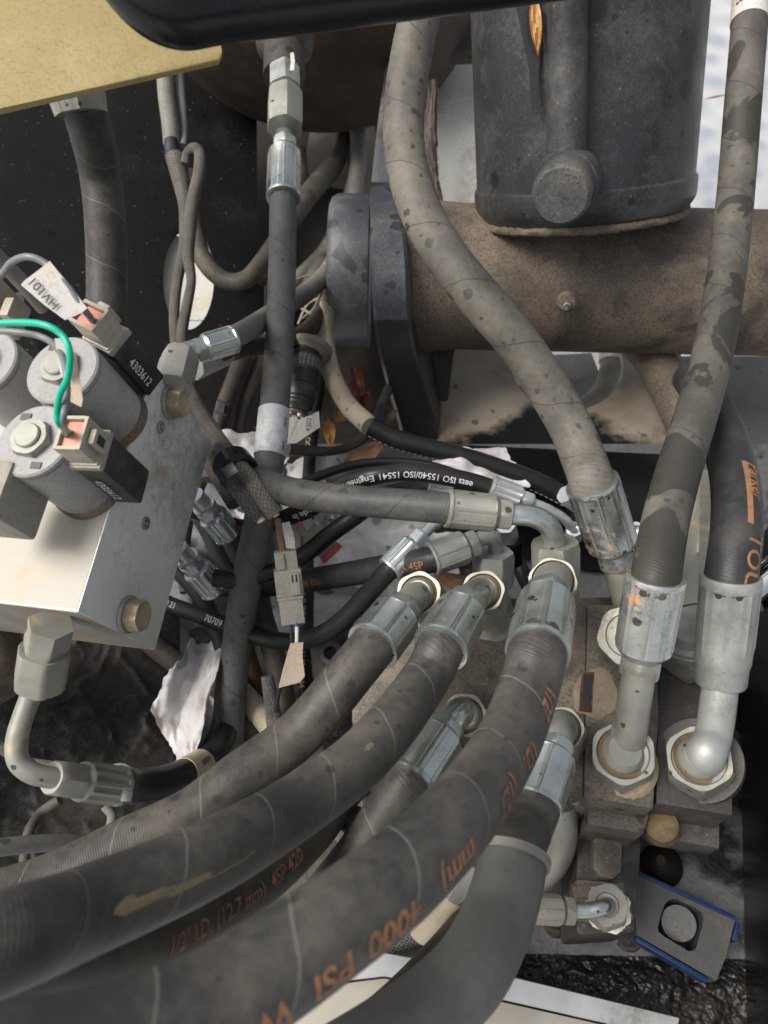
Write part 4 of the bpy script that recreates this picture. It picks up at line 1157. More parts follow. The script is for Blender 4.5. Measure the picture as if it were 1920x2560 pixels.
# coils -------------------------------------------------------------
HC = .0495
def frame(px, py):
    p0 = A + nF * HC
    return onpl(px, py, p0, nF)
def make_coil(cx, cy, label, qx=None, qy=None, textside=1):
    cap = frame(cx, cy); base = cap - nF * HC
    T = Thing('solenoid_coil', label, 'solenoid', base, 'solenoid coils on the aluminium block')
    Rc = .0186
    T.part('base_ring', lathe(base, base + nF * .006, [(0, Rc * 1.04, 'c'), (.7, Rc * 1.04, 'c'), (1, Rc * .98, 'c')]), M['dust_metal'])
    T.part('body', lathe(base + nF * .005, cap - nF * .004, [(0, Rc * .98, 'c'), (.9, Rc, 'c'), (1, Rc * .985, 'c')], seg=64), M['coil'])
    T.part('cap', lathe(cap - nF * .0035, cap, [(0, Rc * .97, 'c'), (.1, Rc * 1.0, 'c'), (.75, Rc * 1.0, 'c'), (1, Rc * .95, 'c')], seg=64), M['coil_cap'])
    nt_ = T.part('nut', lathe(cap - nF * .0005, cap + nF * .0040, [(0, .0100, 'h'), (.7, .0100, 'h'), (1, .0100, 'h0.9'), (1, .0070, 'c')], phase=.4), M['zinc_pale'])
    T.part('stem', lathe(cap + nF * .0035, cap + nF * .0055, [(0, .0062, 'c'), (.7, .0062, 'c'), (1, .0056, 'c')]), M['zinc_pale'], nt_)
    for a in (.6, 3.6):
        q = cap + (eb * math.cos(a) + ed * math.sin(a)) * Rc * .76
        T.part('mark', obox(q + nF * .0002, eb, ed, nF, .0016, .0026, .0004), M['steel_cap'])
    if qx is None: return T, cap
    Q = onpl(qx, qy, A + nF * (HC + .004), nF)
    r = (Q - cap); r = (r - nF * r.dot(nF)).normalized()
    s = nF.cross(r).normalized()
    if s.dot(CAMLOC - Q) < 0: s = -s               # s points to the visible side
    ax = -nF
    hub = Q - r * .0105 + ax * .036
    T.part('connector_web', obox(hub, r, s, ax, .007, .0072, .016), M['plastic_black'], bevel=.0012)
    bx = T.part('connector_body', obox(Q + ax * .032, r, s, ax, .0072, .0092, .0215), M['plastic_black'], bevel=.0014)
    T.part('collar', obox(Q + ax * .013, r, s, ax, .0082, .0100, .002), M['plastic_grey'], bevel=.001)
    o = Q + ax * .0255 + s * .0096
    T.part('lettering', text_flat(o - r * .004, ax, -r if (ax.cross(-r)).dot(s) > 0 else r, .0062, '4303612'), M['print_white'], bx)
    # plug: housing, orange seal, latch
    K = Thing('plug_connector', 'beige plug with orange seal pushed on the ' + label.split(' with')[0].replace('solenoid coil', 'coil'), 'connector', Q, 'beige plugs on the coils')
    ph = K.part('housing', obox(Q + ax * .0065, r, s, ax, .0066, .0084, .0075), M['plastic_beige'], bevel=.001)
    K.part('housing_rim', obox(Q + ax * .0115, r, s, ax, .0074, .0091, .0018), M['plastic_beige'], bevel=.0008)
    for q, sx_, sy_ in ((r * .0058, .0008, .0082), (-r * .0058, .0008, .0082), (s * .0076, .005, .0008), (-s * .0076, .005, .0008)):
        K.part('rim_wall', obox(Q - ax * .002 + q, r, s, ax, sx_, sy_, .0022), M['plastic_beige'])
    K.part('seal', obox(Q - ax * .0012, r, s, ax, .0048, .0066, .0008), M['seal'], bevel=.0004)
    K.part('latch', obox(Q + r * .0085 + ax * .005, r, s, ax, .0016, .0036, .006), M['plastic_beige'], bevel=.0005)
    K.part('latch_gap', obox(Q + r * .0101 + ax * .004, r, s, ax, .0002, .0022, .0028), M['plastic_black'])
    return T, cap, Q, r, s, ax
c1_ = make_coil(83, 1100, 'front solenoid coil with 4303612 on its black body', 190, 1092)
c2_ = make_coil(154, 922, 'middle solenoid coil with 4303612 on its black body', 232, 800)
c3_ = make_coil(-46, 905, 'grey solenoid coil cut off by the left edge')
# further fittings at the very left edge
t = Thing('edge_connector', 'dark grey connector shell at the left edge below the front coil', 'connector', P(20, 1300, .38))
t.part('shell', obox(P(8, 1250, .36), eb, ed, ec, .014, .012, .016), M['plastic_grey'], bevel=.003)
t = Thing('edge_connector', 'beige plug at the left edge above the coils', 'connector', P(0, 780, .45))
t.part('shell', obox(P(-14, 770, .44), eb, ed, ec, .011, .010, .016), M['plastic_beige'], bevel=.0015)
t.part('latch', obox(P(26, 776, .43), eb, ed, ec, .006, .003, .004), M['plastic_beige'], bevel=.0008)
plate('black_bracket', [(30, 770, .46), (60, 760, .46), (190, 930, .50), (140, 960, .50)], .02, 'plastic_black', 'black bracket between the left edge plug and the middle coil', 'bracket', bevel=.002)
solo('edge_tube', Tube(dpts([(-40, 610, .40), (40, 690, .42), (110, 770, .44)]), wr(40, .42)).g, M['cable_grey'], 'pale grey tube slanting down at the left edge behind the label', 'tube')

# wires ------------------------------------------------------------
def wire(name, pl, w, mat, label, group=None, sides=14):
    tb = Tube(dpts(pl), wr(w, sum(p[2] for p in pl) / len(pl)), sides=sides, n=10)
    solo(name, tb.g, M[mat], label, 'wire', group)
    return tb
q1 = c1_[2]; q2 = c2_[2]
def dep(p): return (CROT.transposed() @ (p - CAMLOC)).z * -1
d1, d2 = dep(q1), dep(q2)
wg = wire('green_wire', [(-60, 812, .31), (40, 806, .305), (110, 812, .30), (155, 838, .30), (174, 880, .30), (170, 940, .305), (150, 985, .31), (142, 1030, .315), (148, 1060, .32), (178, 1084, d1 + .003)], 17, 'wire_green', 'green wire curling into the plug on the front coil')
wire('grey_wire', [(-60, 826, .33), (40, 830, .325), (110, 845, .325), (150, 880, .32), (166, 940, .315), (166, 1000, .315), (158, 1050, .315), (165, 1092, d1 + .004)], 17, 'wire_grey', 'grey wire running beside the green wire into the front plug')
wire('grey_wire', [(-60, 735, .36), (0, 690, .355), (30, 655, .35), (70, 642, .345), (115, 660, .345), (165, 712, .345), (215, 780, .35), (236, 806, d2 + .003)], 18, 'wire_grey', 'grey wire running through the white tag marked HV101')
# tags
def tag(name, pl, mat, label, th=.0004, cat='tag'):
    T = Thing(name, label, cat, P(*pl[0]))
    return T, T.part('flag', prism(dpts(pl), th), M[mat])
T, f = tag('wire_tag', [(124, 652, .342), (218, 770, .346), (204, 782, .346), (162, 800, .345), (110, 762, .343), (52, 712, .342), (60, 702, .342), (110, 664, .341)], 'tag_white', 'white paper tag marked HV101 folded round a grey wire')
tp = dpts([(124, 652, .342), (218, 770, .346), (162, 800, .345), (52, 712, .342)])
tn = (tp[1] - tp[0]).cross(tp[3] - tp[0]).normalized()
tn = tn if tn.dot(CAMLOC - tp[0]) > 0 else -tn
tc = sum(tp, Vector()) / 4 + tn * .0012
o = onpl(151, 762, tc, tn); xd = onpl(108, 716, tc, tn) - o; yd = onpl(135, 778, tc, tn) - o
T.part('lettering', text_flat(o, xd, yd, .0058, 'HV101'), M['print_dark'], f)
T, f = tag('wire_tag', [(136, 846, .318), (158, 846, .318), (172, 880, .318), (160, 950, .322), (150, 930, .322)], 'tag_white', 'small white tag behind the green wire over the middle coil')
T, f = tag('wire_tag', [(176, 880, .326), (190, 880, .326), (207, 1000, .326), (203, 1018, .326), (176, 1004, .326), (172, 940, .325)], 'tag_tan', 'brownish tag hanging beside the green wire')

# elbow on the block's top end and its two hoses -------------------------
D = .0145
e1w = [58, 56, 54, 51, 48, 44, 40, 38, 37, 36, 35]
e1p = [(560, 852, .481), (600, 835, .53), (650, 805, .605), (700, 772, .64), (760, 735, .70), (818, 680, .79), (858, 600, .87), (888, 480, .92), (895, 380, .95), (885, 280, .97), (868, 120, .98)]
e1 = Tube(dpts(e1p), [wr(w, p[2]) for w, p in zip(e1w, e1p)], sides=28)
t, ho = assembly('grey_hose', 'grey hose from the elbow on the block rising behind the upright hose', e1, 'cable_grey', None)
t.part('lettering', text_tube(e1, e1.near(655, 800), .1, .0065, '203 bar', flip=True), M['print_dark'], ho)
d_ = .481
co_, hx = ferrule(P(584, 848, d_ + .004), P(484, 878, d_ - .010), wr(72, d_), wr(64, d_), .22)
t.part('collar', co_, M['zinc']); t.part('collar_hex', hx, M['zinc'])
t.part('elbow_pipe', Tube(dpts([(494, 875, .470), (474, 876, .467), (458, 884, .462), (450, 898, .457), (446, 912, .452)]), wr(48, .465), sides=28).g, M['zinc'])
t.part('swivel_nut', hexnut(P(430, 972, .434), P(451, 892, .455), wr(98, .445), phase=.30), M['zinc_pale'])
e2p = [(520, 905, .52), (570, 880, .55), (640, 866, .625), (720, 853, .67), (780, 815, .72), (832, 735, .81), (866, 640, .90)]
e2 = Tube(dpts(e2p), [wr(w, p[2]) for w, p in zip([52, 50, 48, 46, 44, 42, 40], e2p)], sides=28)
t, ho = assembly('grey_hose', 'darker hose just under the elbow hose, going behind the upright hose', e2, 'cable_dark', None)
co_ = lathe(P(560, 885, .545), P(480, 920, .50), [(0, .0085, 'o'), (1, .0085, 'o'), (1, .006, 'c')])
t.part('collar', co_, M['zinc_old'])
t.part('lettering', text_tube(e2, e2.near(790, 800), .2, .0065, '3/8 10', flip=True), M['print_pale'], ho)

# lower left: adapter, nut, bent pipe, fluted collar, black hose ---------
D = .020
e3 = Tube(hosepts([(285, 1958, 88), (330, 1962, 84), (400, 1956, 80), (460, 1935, 76), (510, 1905, 72), (545, 1860, 70), (565, 1800, 68), (572, 1700, 66)], D), D / 2, sides=32)
t, ho = assembly('bent_pipe_hose', 'black hose on the bent pale pipe under the manifold block', e3, 'hose_black', None)
t.part('label_sleeve', e3.band(e3.near(462, 1935), e3.near(505, 1908), .0005), M['tag_tan'], ho)
t.part('lettering', text_tube(e3, e3.near(500, 1911), -.25, .0052, '1001026069', flip=True, lift=.0009, sx=.55), M['print_dark'], ho)
dd = .40
co_, hx = ferrule(P(300, 1966, .435), P(128, 1944, .395), wr(100, .42), wr(96, .40), .36, kind='f')
t.part('collar', co_, M['zinc_pale']); t.part('collar_hex', hx, M['zinc_pale'])
t.part('bent_pipe', Tube(dpts([(100, 1668, .385), (84, 1720, .388), (58, 1790, .388), (42, 1850, .388), (46, 1902, .388), (84, 1934, .390), (142, 1946, .396)]), [wr(52, .385)] * 3 + [wr(54, .388)] * 4, sides=32).g, M['zinc_pale'])
t.part('swivel_nut', hexnut(P(98, 1712, .388), P(112, 1625, .38), wr(134, .384), phase=.12), M['zinc_pale'])
t.part('adapter', lathe(P(108, 1640, .382), P(128, 1560, .372), [(0, wr(76, .378), 'c'), (.22, wr(76, .378), 'c'), (.24, wr(112, .378), 'h0.93'), (.32, wr(112, .378), 'h'), (1, wr(112, .378), 'h')], phase=.3), M['zinc_pale'])
T = Thing('zip_tie', 'black zip tie knot round the black hose beside the fluted collar', 'zip tie', P(312, 1970, .42))
T.part('strap', e3.band(.004, .0085, .0012), M['plastic_black'])
T.part('head', obox(P(322, 1988, .405), X, Y, Z, .003, .004, .003), M['plastic_black'], bevel=.0006)
# S4: ribbed hose from under the block behind the upright
D = .0158
s4 = Tube(dpts([(330, 1575, .60), (390, 1620, .595), (455, 1668, .59), (530, 1705, .59), (590, 1765, .59), (640, 1835, .59)]), wr(57, .59), sides=28)
solo('ribbed_hose', s4.g, M['hose_brown'], 'dusty ribbed hose coming from under the block behind the upright hose', 'hose')
# ------------------------------------------------------------------ harnesses, cables, connectors
def cable(name, pl, w, mat, label, cat='cable', group=None, sides=22, parent=None, rmod=None):
    d = sum(p[2] for p in pl) / len(pl)
    r = [wr(x, p[2]) for x, p in zip(w, pl)] if isinstance(w, (list, tuple)) else wr(w, d)
    tb = Tube(dpts(pl), r, sides=sides, n=10, rmod=rmod)
    if parent: parent.part(name, tb.g, M[mat])
    else: solo(name, tb.g, M[mat], label, cat, group)
    return tb
t = Thing('wire_harness', 'braided black harness hanging down in front of the oval hole', 'harness', P(435, 850, .70))
cable('conduit', [(412, 120, .74), (414, 220, .74), (425, 310, .73), (430, 365, .73)], 42, 'cable_grey', '', parent=t)
cable('conduit', [(446, 140, .75), (452, 230, .75), (460, 320, .74), (458, 365, .73)], [20, 22, 18, 18], 'wire_grey', '', parent=t)
cable('end_wrap', [(428, 352, .725), (434, 400, .72)], [34, 46], 'plastic_black', '', parent=t)
cable('braided_sleeve', [(438, 392, .715), (450, 440, .71), (462, 510, .70), (466, 570, .70), (464, 640, .70)], [50, 46, 34, 36, 34], 'braid_dusty', '', parent=t)
cable('braided_loop', [(462, 410, .70), (468, 385, .70), (485, 370, .695), (499, 385, .695), (496, 440, .69), (482, 500, .69), (474, 570, .69), (470, 640, .69), (478, 700, .69), (468, 760, .69), (455, 830, .69), (452, 900, .68)], [22, 24, 26, 28, 30, 32, 34, 30, 24, 26, 28, 28], 'braid_dusty', '', parent=t)
cable('braided_sleeve', [(462, 620, .70), (446, 690, .70), (436, 770, .70), (438, 850, .69), (450, 930, .66)], [32, 26, 26, 26, 26], 'braid_dusty', '', parent=t)
t = Thing('wire_harness', 'two braided sleeves strapped together running beside the block to the crosswise hose', 'harness', P(650, 1290, .45))
b1 = cable('braided_sleeve', [(455, 930, .62), (490, 1010, .57), (535, 1085, .53), (580, 1145, .475), (630, 1205, .455), (668, 1260, .45), (690, 1285, .45)], [28, 36, 42, 44, 46, 48, 46], 'braid_dusty', '', parent=t)
b2 = cable('braided_sleeve', [(455, 950, .64), (490, 1040, .59), (530, 1112, .54), (565, 1170, .478), (600, 1225, .458), (632, 1270, .452), (652, 1294, .452)], [26, 32, 40, 42, 46, 48, 44], 'braid', '', parent=t)
cable('sleeve_tip', [(646, 1288, .451), (655, 1302, .452)], 26, 'tag_tan', '', parent=t)
cable('sleeve_tip', [(685, 1280, .449), (692, 1291, .449)], 18, 'tag_tan', '', parent=t)
cable('braided_sleeve', [(500, 1120, .58), (530, 1170, .56), (560, 1220, .54), (585, 1260, .53)], 36, 'cable_dark', '', parent=t)
T = Thing('zip_tie', 'black zip tie gathering the two braided sleeves at the crosswise hose', 'zip tie', P(585, 1180, .45))
g = lathe(P(580, 1160, .472), P(598, 1184, .464), [(0, .0108, 'c'), (0, .0126, 'c'), (.9, .0126, 'c'), (1, .0108, 'c')])
T.part('strap', g, M['black_gloss'])
T.part('head', obox(P(574, 1176, .442), (P(600, 1160, .44) - P(574, 1176, .442)).normalized(), (P(590, 1200, .44) - P(574, 1176, .442)).normalized(), ray(574, 1176).normalized(), .0042, .0036, .003), M['plastic_black'], bevel=.0006)
cable('dark_cable', [(470, 430, .80), (480, 500, .80), (490, 590, .80), (512, 655, .79), (560, 700, .79), (612, 700, .79), (655, 655, .80), (700, 590, .82), (740, 540, .84), (770, 490, .86)], 44, 'cable_dark', 'thick dark cable sagging in a loop right of the oval hole')
cable('ribbed_cable', [(700, 590, .87), (740, 530, .87), (785, 470, .90), (830, 420, .94), (858, 355, .97), (862, 250, .99)], [50, 52, 54, 50, 42, 36], 'braid_dusty', 'dusty braided cable rising behind the upright hose')
cable('ribbed_cable', [(640, 700, .86), (690, 640, .86), (735, 540, .88), (745, 440, .90), (742, 380, .92)], 50, 'cable_dark', 'dark ribbed cable just right of the upright hose collar')
cable('thin_cable', [(870, 120, .98), (905, 215, .98), (930, 265, .98), (948, 320, .97), (950, 400, .96)], 20, 'cable_dark', 'thin black cable beside the light grey bar at the top')
cable('tall_cable', [(866, 90, .97), (880, 220, .97), (895, 320, .96), (893, 420, .95), (868, 520, .93), (830, 600, .90), (800, 660, .87), (770, 720, .84)], [32, 36, 40, 42, 42, 44, 44, 40], 'cable_grey', 'tall dusty grey cable curving down left of the flange')
cable('slack_cable', [(560, 745, .88), (600, 705, .88), (640, 690, .88)], 44, 'cable_dark', 'short dark cable under the cable loop')
cable('dusty_cable', [(870, 690, .86), (850, 760, .85), (815, 830, .84), (800, 900, .83), (795, 960, .82)], 44, 'rusty_dark', 'brownish cable dropping left of the cream hose')
# tangle of thin wires behind the upright hose
for i, (pl, lab) in enumerate((([(735, 700, .80), (775, 690, .80), (800, 720, .80), (785, 770, .79), (750, 800, .79)], 'thin pale wire curled behind the upright hose, outermost'),
        ([(745, 810, .80), (770, 760, .80), (810, 745, .80), (822, 770, .80)], 'thin pale wire curled beside the flange'),
        ([(750, 770, .79), (790, 785, .79), (800, 740, .80)], 'short thin wire crossing the curled ones'))):
    wire('loose_wire', pl, 6, 'cable_cream' if i else 'cable_grey', lab, 'loose thin wires behind the upright hose', 8)
for pl, w, mt, lab in (
    ([(690, 640, .92), (680, 740, .90), (690, 830, .88), (720, 900, .86), (735, 980, .84)], 40, 'cable_dark', 'brownish cable behind the upright hose next to the round connector'),
    ([(860, 560, .88), (800, 640, .87), (740, 700, .87), (690, 760, .87), (660, 840, .86)], 36, 'cable_grey', 'grey cable crossing behind the curled thin wires'),
    ([(640, 1130, .74), (690, 1060, .73), (730, 1000, .74), (800, 930, .76)], 26, 'hose_black', 'thin black cable crossing under the round connector'),
    ([(500, 1200, .66), (470, 1280, .66), (455, 1380, .65), (470, 1480, .64)], 40, 'cable_dark', 'dull cable passing behind the bright fluted fittings'),
    ([(640, 1260, .62), (760, 1205, .62), (900, 1160, .63), (1050, 1160, .63), (1180, 1200, .62), (1300, 1260, .61)], 24, 'hose_black', 'thin black tube under the crosswise hose'),
    ([(1180, 1240, .60), (1250, 1330, .59), (1300, 1420, .58), (1330, 1480, .57)], 40, 'hose_black', 'black tube in the dark gap behind the two elbows')):
    cable('hidden_cable', pl, w, mt, lab)
# left-middle ribbed pair with clip
cable('ribbed_cable', [(612, 870, .76), (598, 915, .755), (580, 966, .75), (560, 1015, .74), (545, 1070, .73), (530, 1140, .72), (520, 1200, .71)], [44, 44, 44, 42, 38, 36, 36], 'cable_dark', 'dusty ribbed cable with a black clip, left of the upright hose')
cable('ribbed_cable', [(668, 870, .78), (640, 940, .77), (615, 1010, .76), (596, 1080, .75), (580, 1150, .74)], [46, 46, 44, 42, 42], 'cable_dark', 'plain brownish cable between the clip and the upright hose')
T = Thing('cable_clip', 'small square black clip on the dusty ribbed cable', 'clip', P(555, 1020, .70))
T.part('body', obox(P(555, 1020, .705), (P(575, 1026, .70) - P(555, 1020, .70)).normalized(), (P(550, 1040, .70) - P(555, 1020, .70)).normalized(), ray(555, 1020).normalized(), .0065, .0062, .006), M['plastic_black'], bevel=.0015)
T.part('ridge', obox(P(558, 1020, .695), (P(575, 1026, .70) - P(555, 1020, .70)).normalized(), (P(550, 1040, .70) - P(555, 1020, .70)).normalized(), ray(555, 1020).normalized(), .0012, .004, .003), M['cable_dark'], bevel=.0004)
# round multi-pin connector
t = Thing('round_connector', 'black round multi-pin connector with knurled ring behind the silver label', 'connector', P(740, 1050, .66))
pa, pb = P(775, 870, .68), P(738, 1035, .66); rw = wr(84, .67)
t.part('flange', lathe(P(782, 862, .682), P(772, 890, .678), [(0, rw * .9, 'c'), (.1, rw * 1.28, 'c'), (.5, rw * 1.3, 'c'), (.7, rw * 1.1, 'c'), (1, rw * .9, 'c')]), M['cable_grey'])
t.part('shell', lathe(pa, pb, [(0, rw * .85, 'c'), (.06, rw * .85, 'c'), (.07, rw * .95, 'c'), (.12, rw * .95, 'c'), (.13, rw * .9, 'c'), (.17, rw * .95, 'c'), (.42, rw, 'c'), (.43, rw * .95, 'c'), (.44, rw, 'c'), (.60, rw * 1.03, 'c'), (.61, rw * .97, 'c'), (.78, rw * .98, 'c'), (.80, rw * .92, 'c'), (.82, rw * .97, 'c'), (.85, rw * .92, 'c'), (.88, rw * .97, 'c'), (.91, rw * .92, 'c'), (.94, rw * .97, 'c'), (1, rw * .92, 'c'), (1, rw * .8, 'c')]), M['plastic_black'])
t.part('knurled_ring', lathe(pa.lerp(pb, .19), pa.lerp(pb, .38), [(0, rw * .97, 'k'), (.1, rw * 1.02, 'k'), (.9, rw * 1.02, 'k'), (1, rw * .97, 'k')], seg=144), M['steel_cap'])
axn = (pb - pa).normalized()
t.part('insert', lathe(pb, pb + axn * .002, [(0, rw * .78, 'c'), (1, rw * .74, 'c')]), plain('insert_redbrown', (.14, .06, .05), .5))
u_ = axn.cross(CAMLOC - pb).normalized(); w_ = u_.cross(axn).normalized()
for a, r in ((0, 0), (.9, .5), (2.1, .5), (3.2, .5), (4.4, .5), (5.5, .5)):
    q = pb + (u_ * math.cos(a) + w_ * math.sin(a)) * rw * r
    t.part('pin', lathe(q, q + axn * .004, [(0, rw * .15, 'c'), (.6, rw * .15, 'c'), (1, rw * .08, 'c')], seg=24), M['wire_white'])
T, f = tag('wire_tag', [(716, 1044, .64), (742, 1040, .64), (746, 1050, .642), (797, 1028, .645), (800, 1068, .645), (740, 1108, .64), (718, 1110, .637)], 'tag_white', 'stained white tag sticking out beside the silver label')
T.part('lettering', text_flat(P(776, 1080, .6395), P(781, 1030, .6425) - P(776, 1080, .6395), P(740, 1080, .64) - P(776, 1080, .64), .006, '4303 A', lift=.0012), M['print_dark'], f)
# vertical black cable printed bar
D = .014
vb = Tube(dpts([(812, 900, .74), (800, 960, .72), (784, 1060, .70), (772, 1180, .67), (768, 1320, .645), (768, 1480, .62), (766, 1640, .60), (764, 1760, .58)]), [wr(30, .7)] * 8, sides=24)
t = Thing('printed_cable', 'upright black cable with pale print just right of the upright grey hose', 'cable', vb.c[-1])
ho = t.part('cable', vb.g, M['hose_black'])
for w, x, y in (('AUTO-1D', 800, 955), ('SOO', 781, 1095), ('03 bar', 772, 1205), ('L', 768, 1345), ('WCL 6 1/2', 768, 1510), ('MCX 2HY', 766, 1660)):
    t.part('lettering', text_tube(vb, vb.near(x, y) + .022, .2, .0072, w, flip=True), M['print_pale'], ho)
# thin black braided lead
t = Thing('braided_lead', 'black braided lead with shiny wrap curving past the lower leaves', 'cable', P(730, 1125, .66))
cable('lead', [(972, 970, .70), (950, 1020, .69), (930, 1062, .68), (900, 1100, .675), (850, 1124, .67), (790, 1128, .66), (722, 1122, .65)], [24, 28, 30, 26, 22, 26, 30], 'braid', '', parent=t)
cable('wrap', [(950, 1018, .685), (936, 1052, .677), (920, 1078, .674)], [28, 38, 30], 'plastic_black', '', parent=t)
# leaves on the floor of the bay
leaf('dry_leaf', (852, 1172, .695), (962, 1100, .70), .019, .2, 'leaf_tan', 'long tan pointed leaf lying below the black braided lead', bend=.03)
leaf('dry_leaf', (818, 1045, .69), (828, 1120, .68), .013, .2, 'leaf_orange', 'small orange leaf standing beside the printed cable')
for (a, b, w, l) in (((868, 965, .72), (900, 1010, .70), .020, 'crumpled red-brown leaf inside the bend of the cream hose'), ((884, 915, .72), (912, 1000, .69), .012, 'upright curl of the red-brown leaf'), ((905, 1015, .70), (925, 978, .69), .012, 'folded tip of the red-brown leaf')):
    leaf('dry_leaf', a, b, w, .6, 'leaf_red', l)
leaf('dry_leaf', (940, 1058, .70), (992, 1026, .70), .014, .25, 'dust_metal', 'dark greyish leaf right of the black braided lead')
leaf('dry_leaf', (842, 1040, .71), (868, 1050, .70), .012, .4, 'leaf_orange', 'tiny crumpled yellow leaf below the cream hose')
leaf('dry_leaf', (1088, 1436, .51), (1185, 1448, .505), .012, .3, 'leaf_tan', 'curled pink-tan leaf between the collars of the two middle fittings', bend=.12)
# light debris on the pan
gd = G()
for k in range(45):
    x, y = random.uniform(830, 1060), random.uniform(1000, 1160)
    p = PZ(x, y, HP - .001); a = random.uniform(0, 6.3); L = random.uniform(.003, .010)
    dv = Vector((math.cos(a), math.sin(a), random.uniform(0, .3)))
    q = lathe(p, p + dv * L, [(0, .0004, 'c'), (1, .0003, 'c')], seg=5); gd.add(q.v, q.f)
solo('debris', gd, M['rusty_dark'], 'scattered twigs and dirt on the pan floor', 'debris', kind='stuff')

# ------------------------------------------------------------------ grey two-pole connector in the middle
t = Thing('grey_connector', 'grey moulded two-wire connector standing in front of the dark hoses', 'connector', P(725, 1600, .49))
ca, cb = P(713, 1370, .462), P(733, 1556, .47)
ca, cb = P(712, 1376, .485), P(734, 1556, .490)
az = (cb - ca); CL = az.length; az /= CL
an = (CAMLOC - ca); an = (an - az * an.dot(az)).normalized(); axx = az.cross(an)
def cbox(name, f0, f1, x0, x1, z0, z1, mat, bev=.0008):
    c = ca + az * (CL * (f0 + f1) / 2) + axx * ((x0 + x1) / 2) + an * ((z0 + z1) / 2)
    t.part(name, obox(c, az, axx, an, CL * (f1 - f0) / 2, abs(x1 - x0) / 2, abs(z1 - z0) / 2), M[mat], bevel=bev)
cbox('receptacle', .25, .62, -.0085, .0085, -.006, .006, 'plastic_grey')
cbox('rear_shell', 0, .30, -.0070, .0070, -.005, .005, 'plastic_grey')
cbox('plug_shell', .58, 1, -.0072, .0078, -.0055, .0055, 'plastic_grey')
cbox('latch', .30, .60, -.0068, -.0008, .006, .0078, 'plastic_grey', .0005)
cbox('latch', .02, .24, .001, .006, .005, .0068, 'plastic_grey', .0005)
cbox('ridge', .62, .66, -.0080, .0084, -.006, .0064, 'plastic_grey', .0004)
cbox('slot', .32, .42, -.0055, -.0045, .0079, .0081, 'plastic_black', 0)
cbox('slot', .32, .42, -.003, -.002, .0079, .0081, 'plastic_black', 0)
cbox('seal', .985, 1.01, -.0055, .0060, -.004, .004, 'seal', .0003)
wire('black_wire', [(727, 1550, .488), (729, 1590, .488), (728, 1630, .49)], 9, 'plastic_black', 'black wire leaving the bottom of the grey connector')
wire('white_wire', [(742, 1566, .487), (742, 1600, .487), (740, 1640, .49)], 10, 'wire_white', 'white wire leaving the bottom of the grey connector')
wire('blue_wire', [(741, 1548, .486), (741, 1562, .486)], 11, 'wire_blue', 'short blue wire end showing under the grey connector')
wire('brown_wire', [(694, 1300, .50), (700, 1335, .495), (706, 1372, .488), (710, 1390, .486)], 16, 'wire_brown', 'brown wire bundle going into the top of the grey connector')
T, f = tag('wire_tag', [(704, 1308, .482), (724, 1304, .482), (736, 1345, .482), (738, 1372, .483), (716, 1370, .483)], 'tag_white', 'small white tag at the top of the grey connector')
T, f = tag('wire_tag', [(726, 1608, .484), (758, 1606, .484), (756, 1640, .485), (762, 1690, .487), (750, 1706, .487), (696, 1720, .487), (708, 1670, .486)], 'tag_tan', 'large cream tag hanging on the wires below the grey connector')
wire('black_wire', [(700, 1718, .49), (694, 1745, .495), (690, 1780, .50)], 11, 'plastic_black', 'thin black wire leaving the lower corner of the cream tag')
cable('braided_cable', [(668, 1690, .53), (676, 1740, .53), (684, 1790, .53), (690, 1850, .53)], [32, 36, 40, 40], 'braid_white', 'salt-and-pepper braided cable end below the cream tag')
# second connector with red seal
t = Thing('red_seal_connector', 'grey connector with an orange-red seal lying on the white sheet', 'connector', P(815, 1390, .56))
ca, cb = P(760, 1310, .565), P(832, 1386, .56); az = (cb - ca); CL = az.length; az /= CL
an = (CAMLOC - ca); an = (an - az * an.dot(az)).normalized(); axx = az.cross(an)
def dbox(name, f0, f1, x, z, mat, bev=.001):
    c = ca + az * (CL * (f0 + f1) / 2)
    t.part(name, obox(c, az, axx, an, CL * (f1 - f0) / 2, x, z), M[mat], bevel=bev)
dbox('shell', .30, .92, .0085, .0062, 'plastic_grey'); dbox('seal', .92, 1.0, .0092, .0068, 'seal_red'); dbox('rear_shell', .0, .32, .0068, .005, 'plastic_grey')
dbox('rear_seal', -.06, .03, .0062, .0045, 'seal_red')
wire('white_wire', [(733, 1276, .568), (750, 1300, .566), (764, 1316, .564)], 14, 'wire_white', 'white wire at the back of the red sealed connector')
T, f = tag('wire_tag', [(745, 1288, .550), (758, 1282, .550), (780, 1310, .552), (768, 1326, .552)], 'tag_white', 'folded white tag at the back of the red sealed connector')

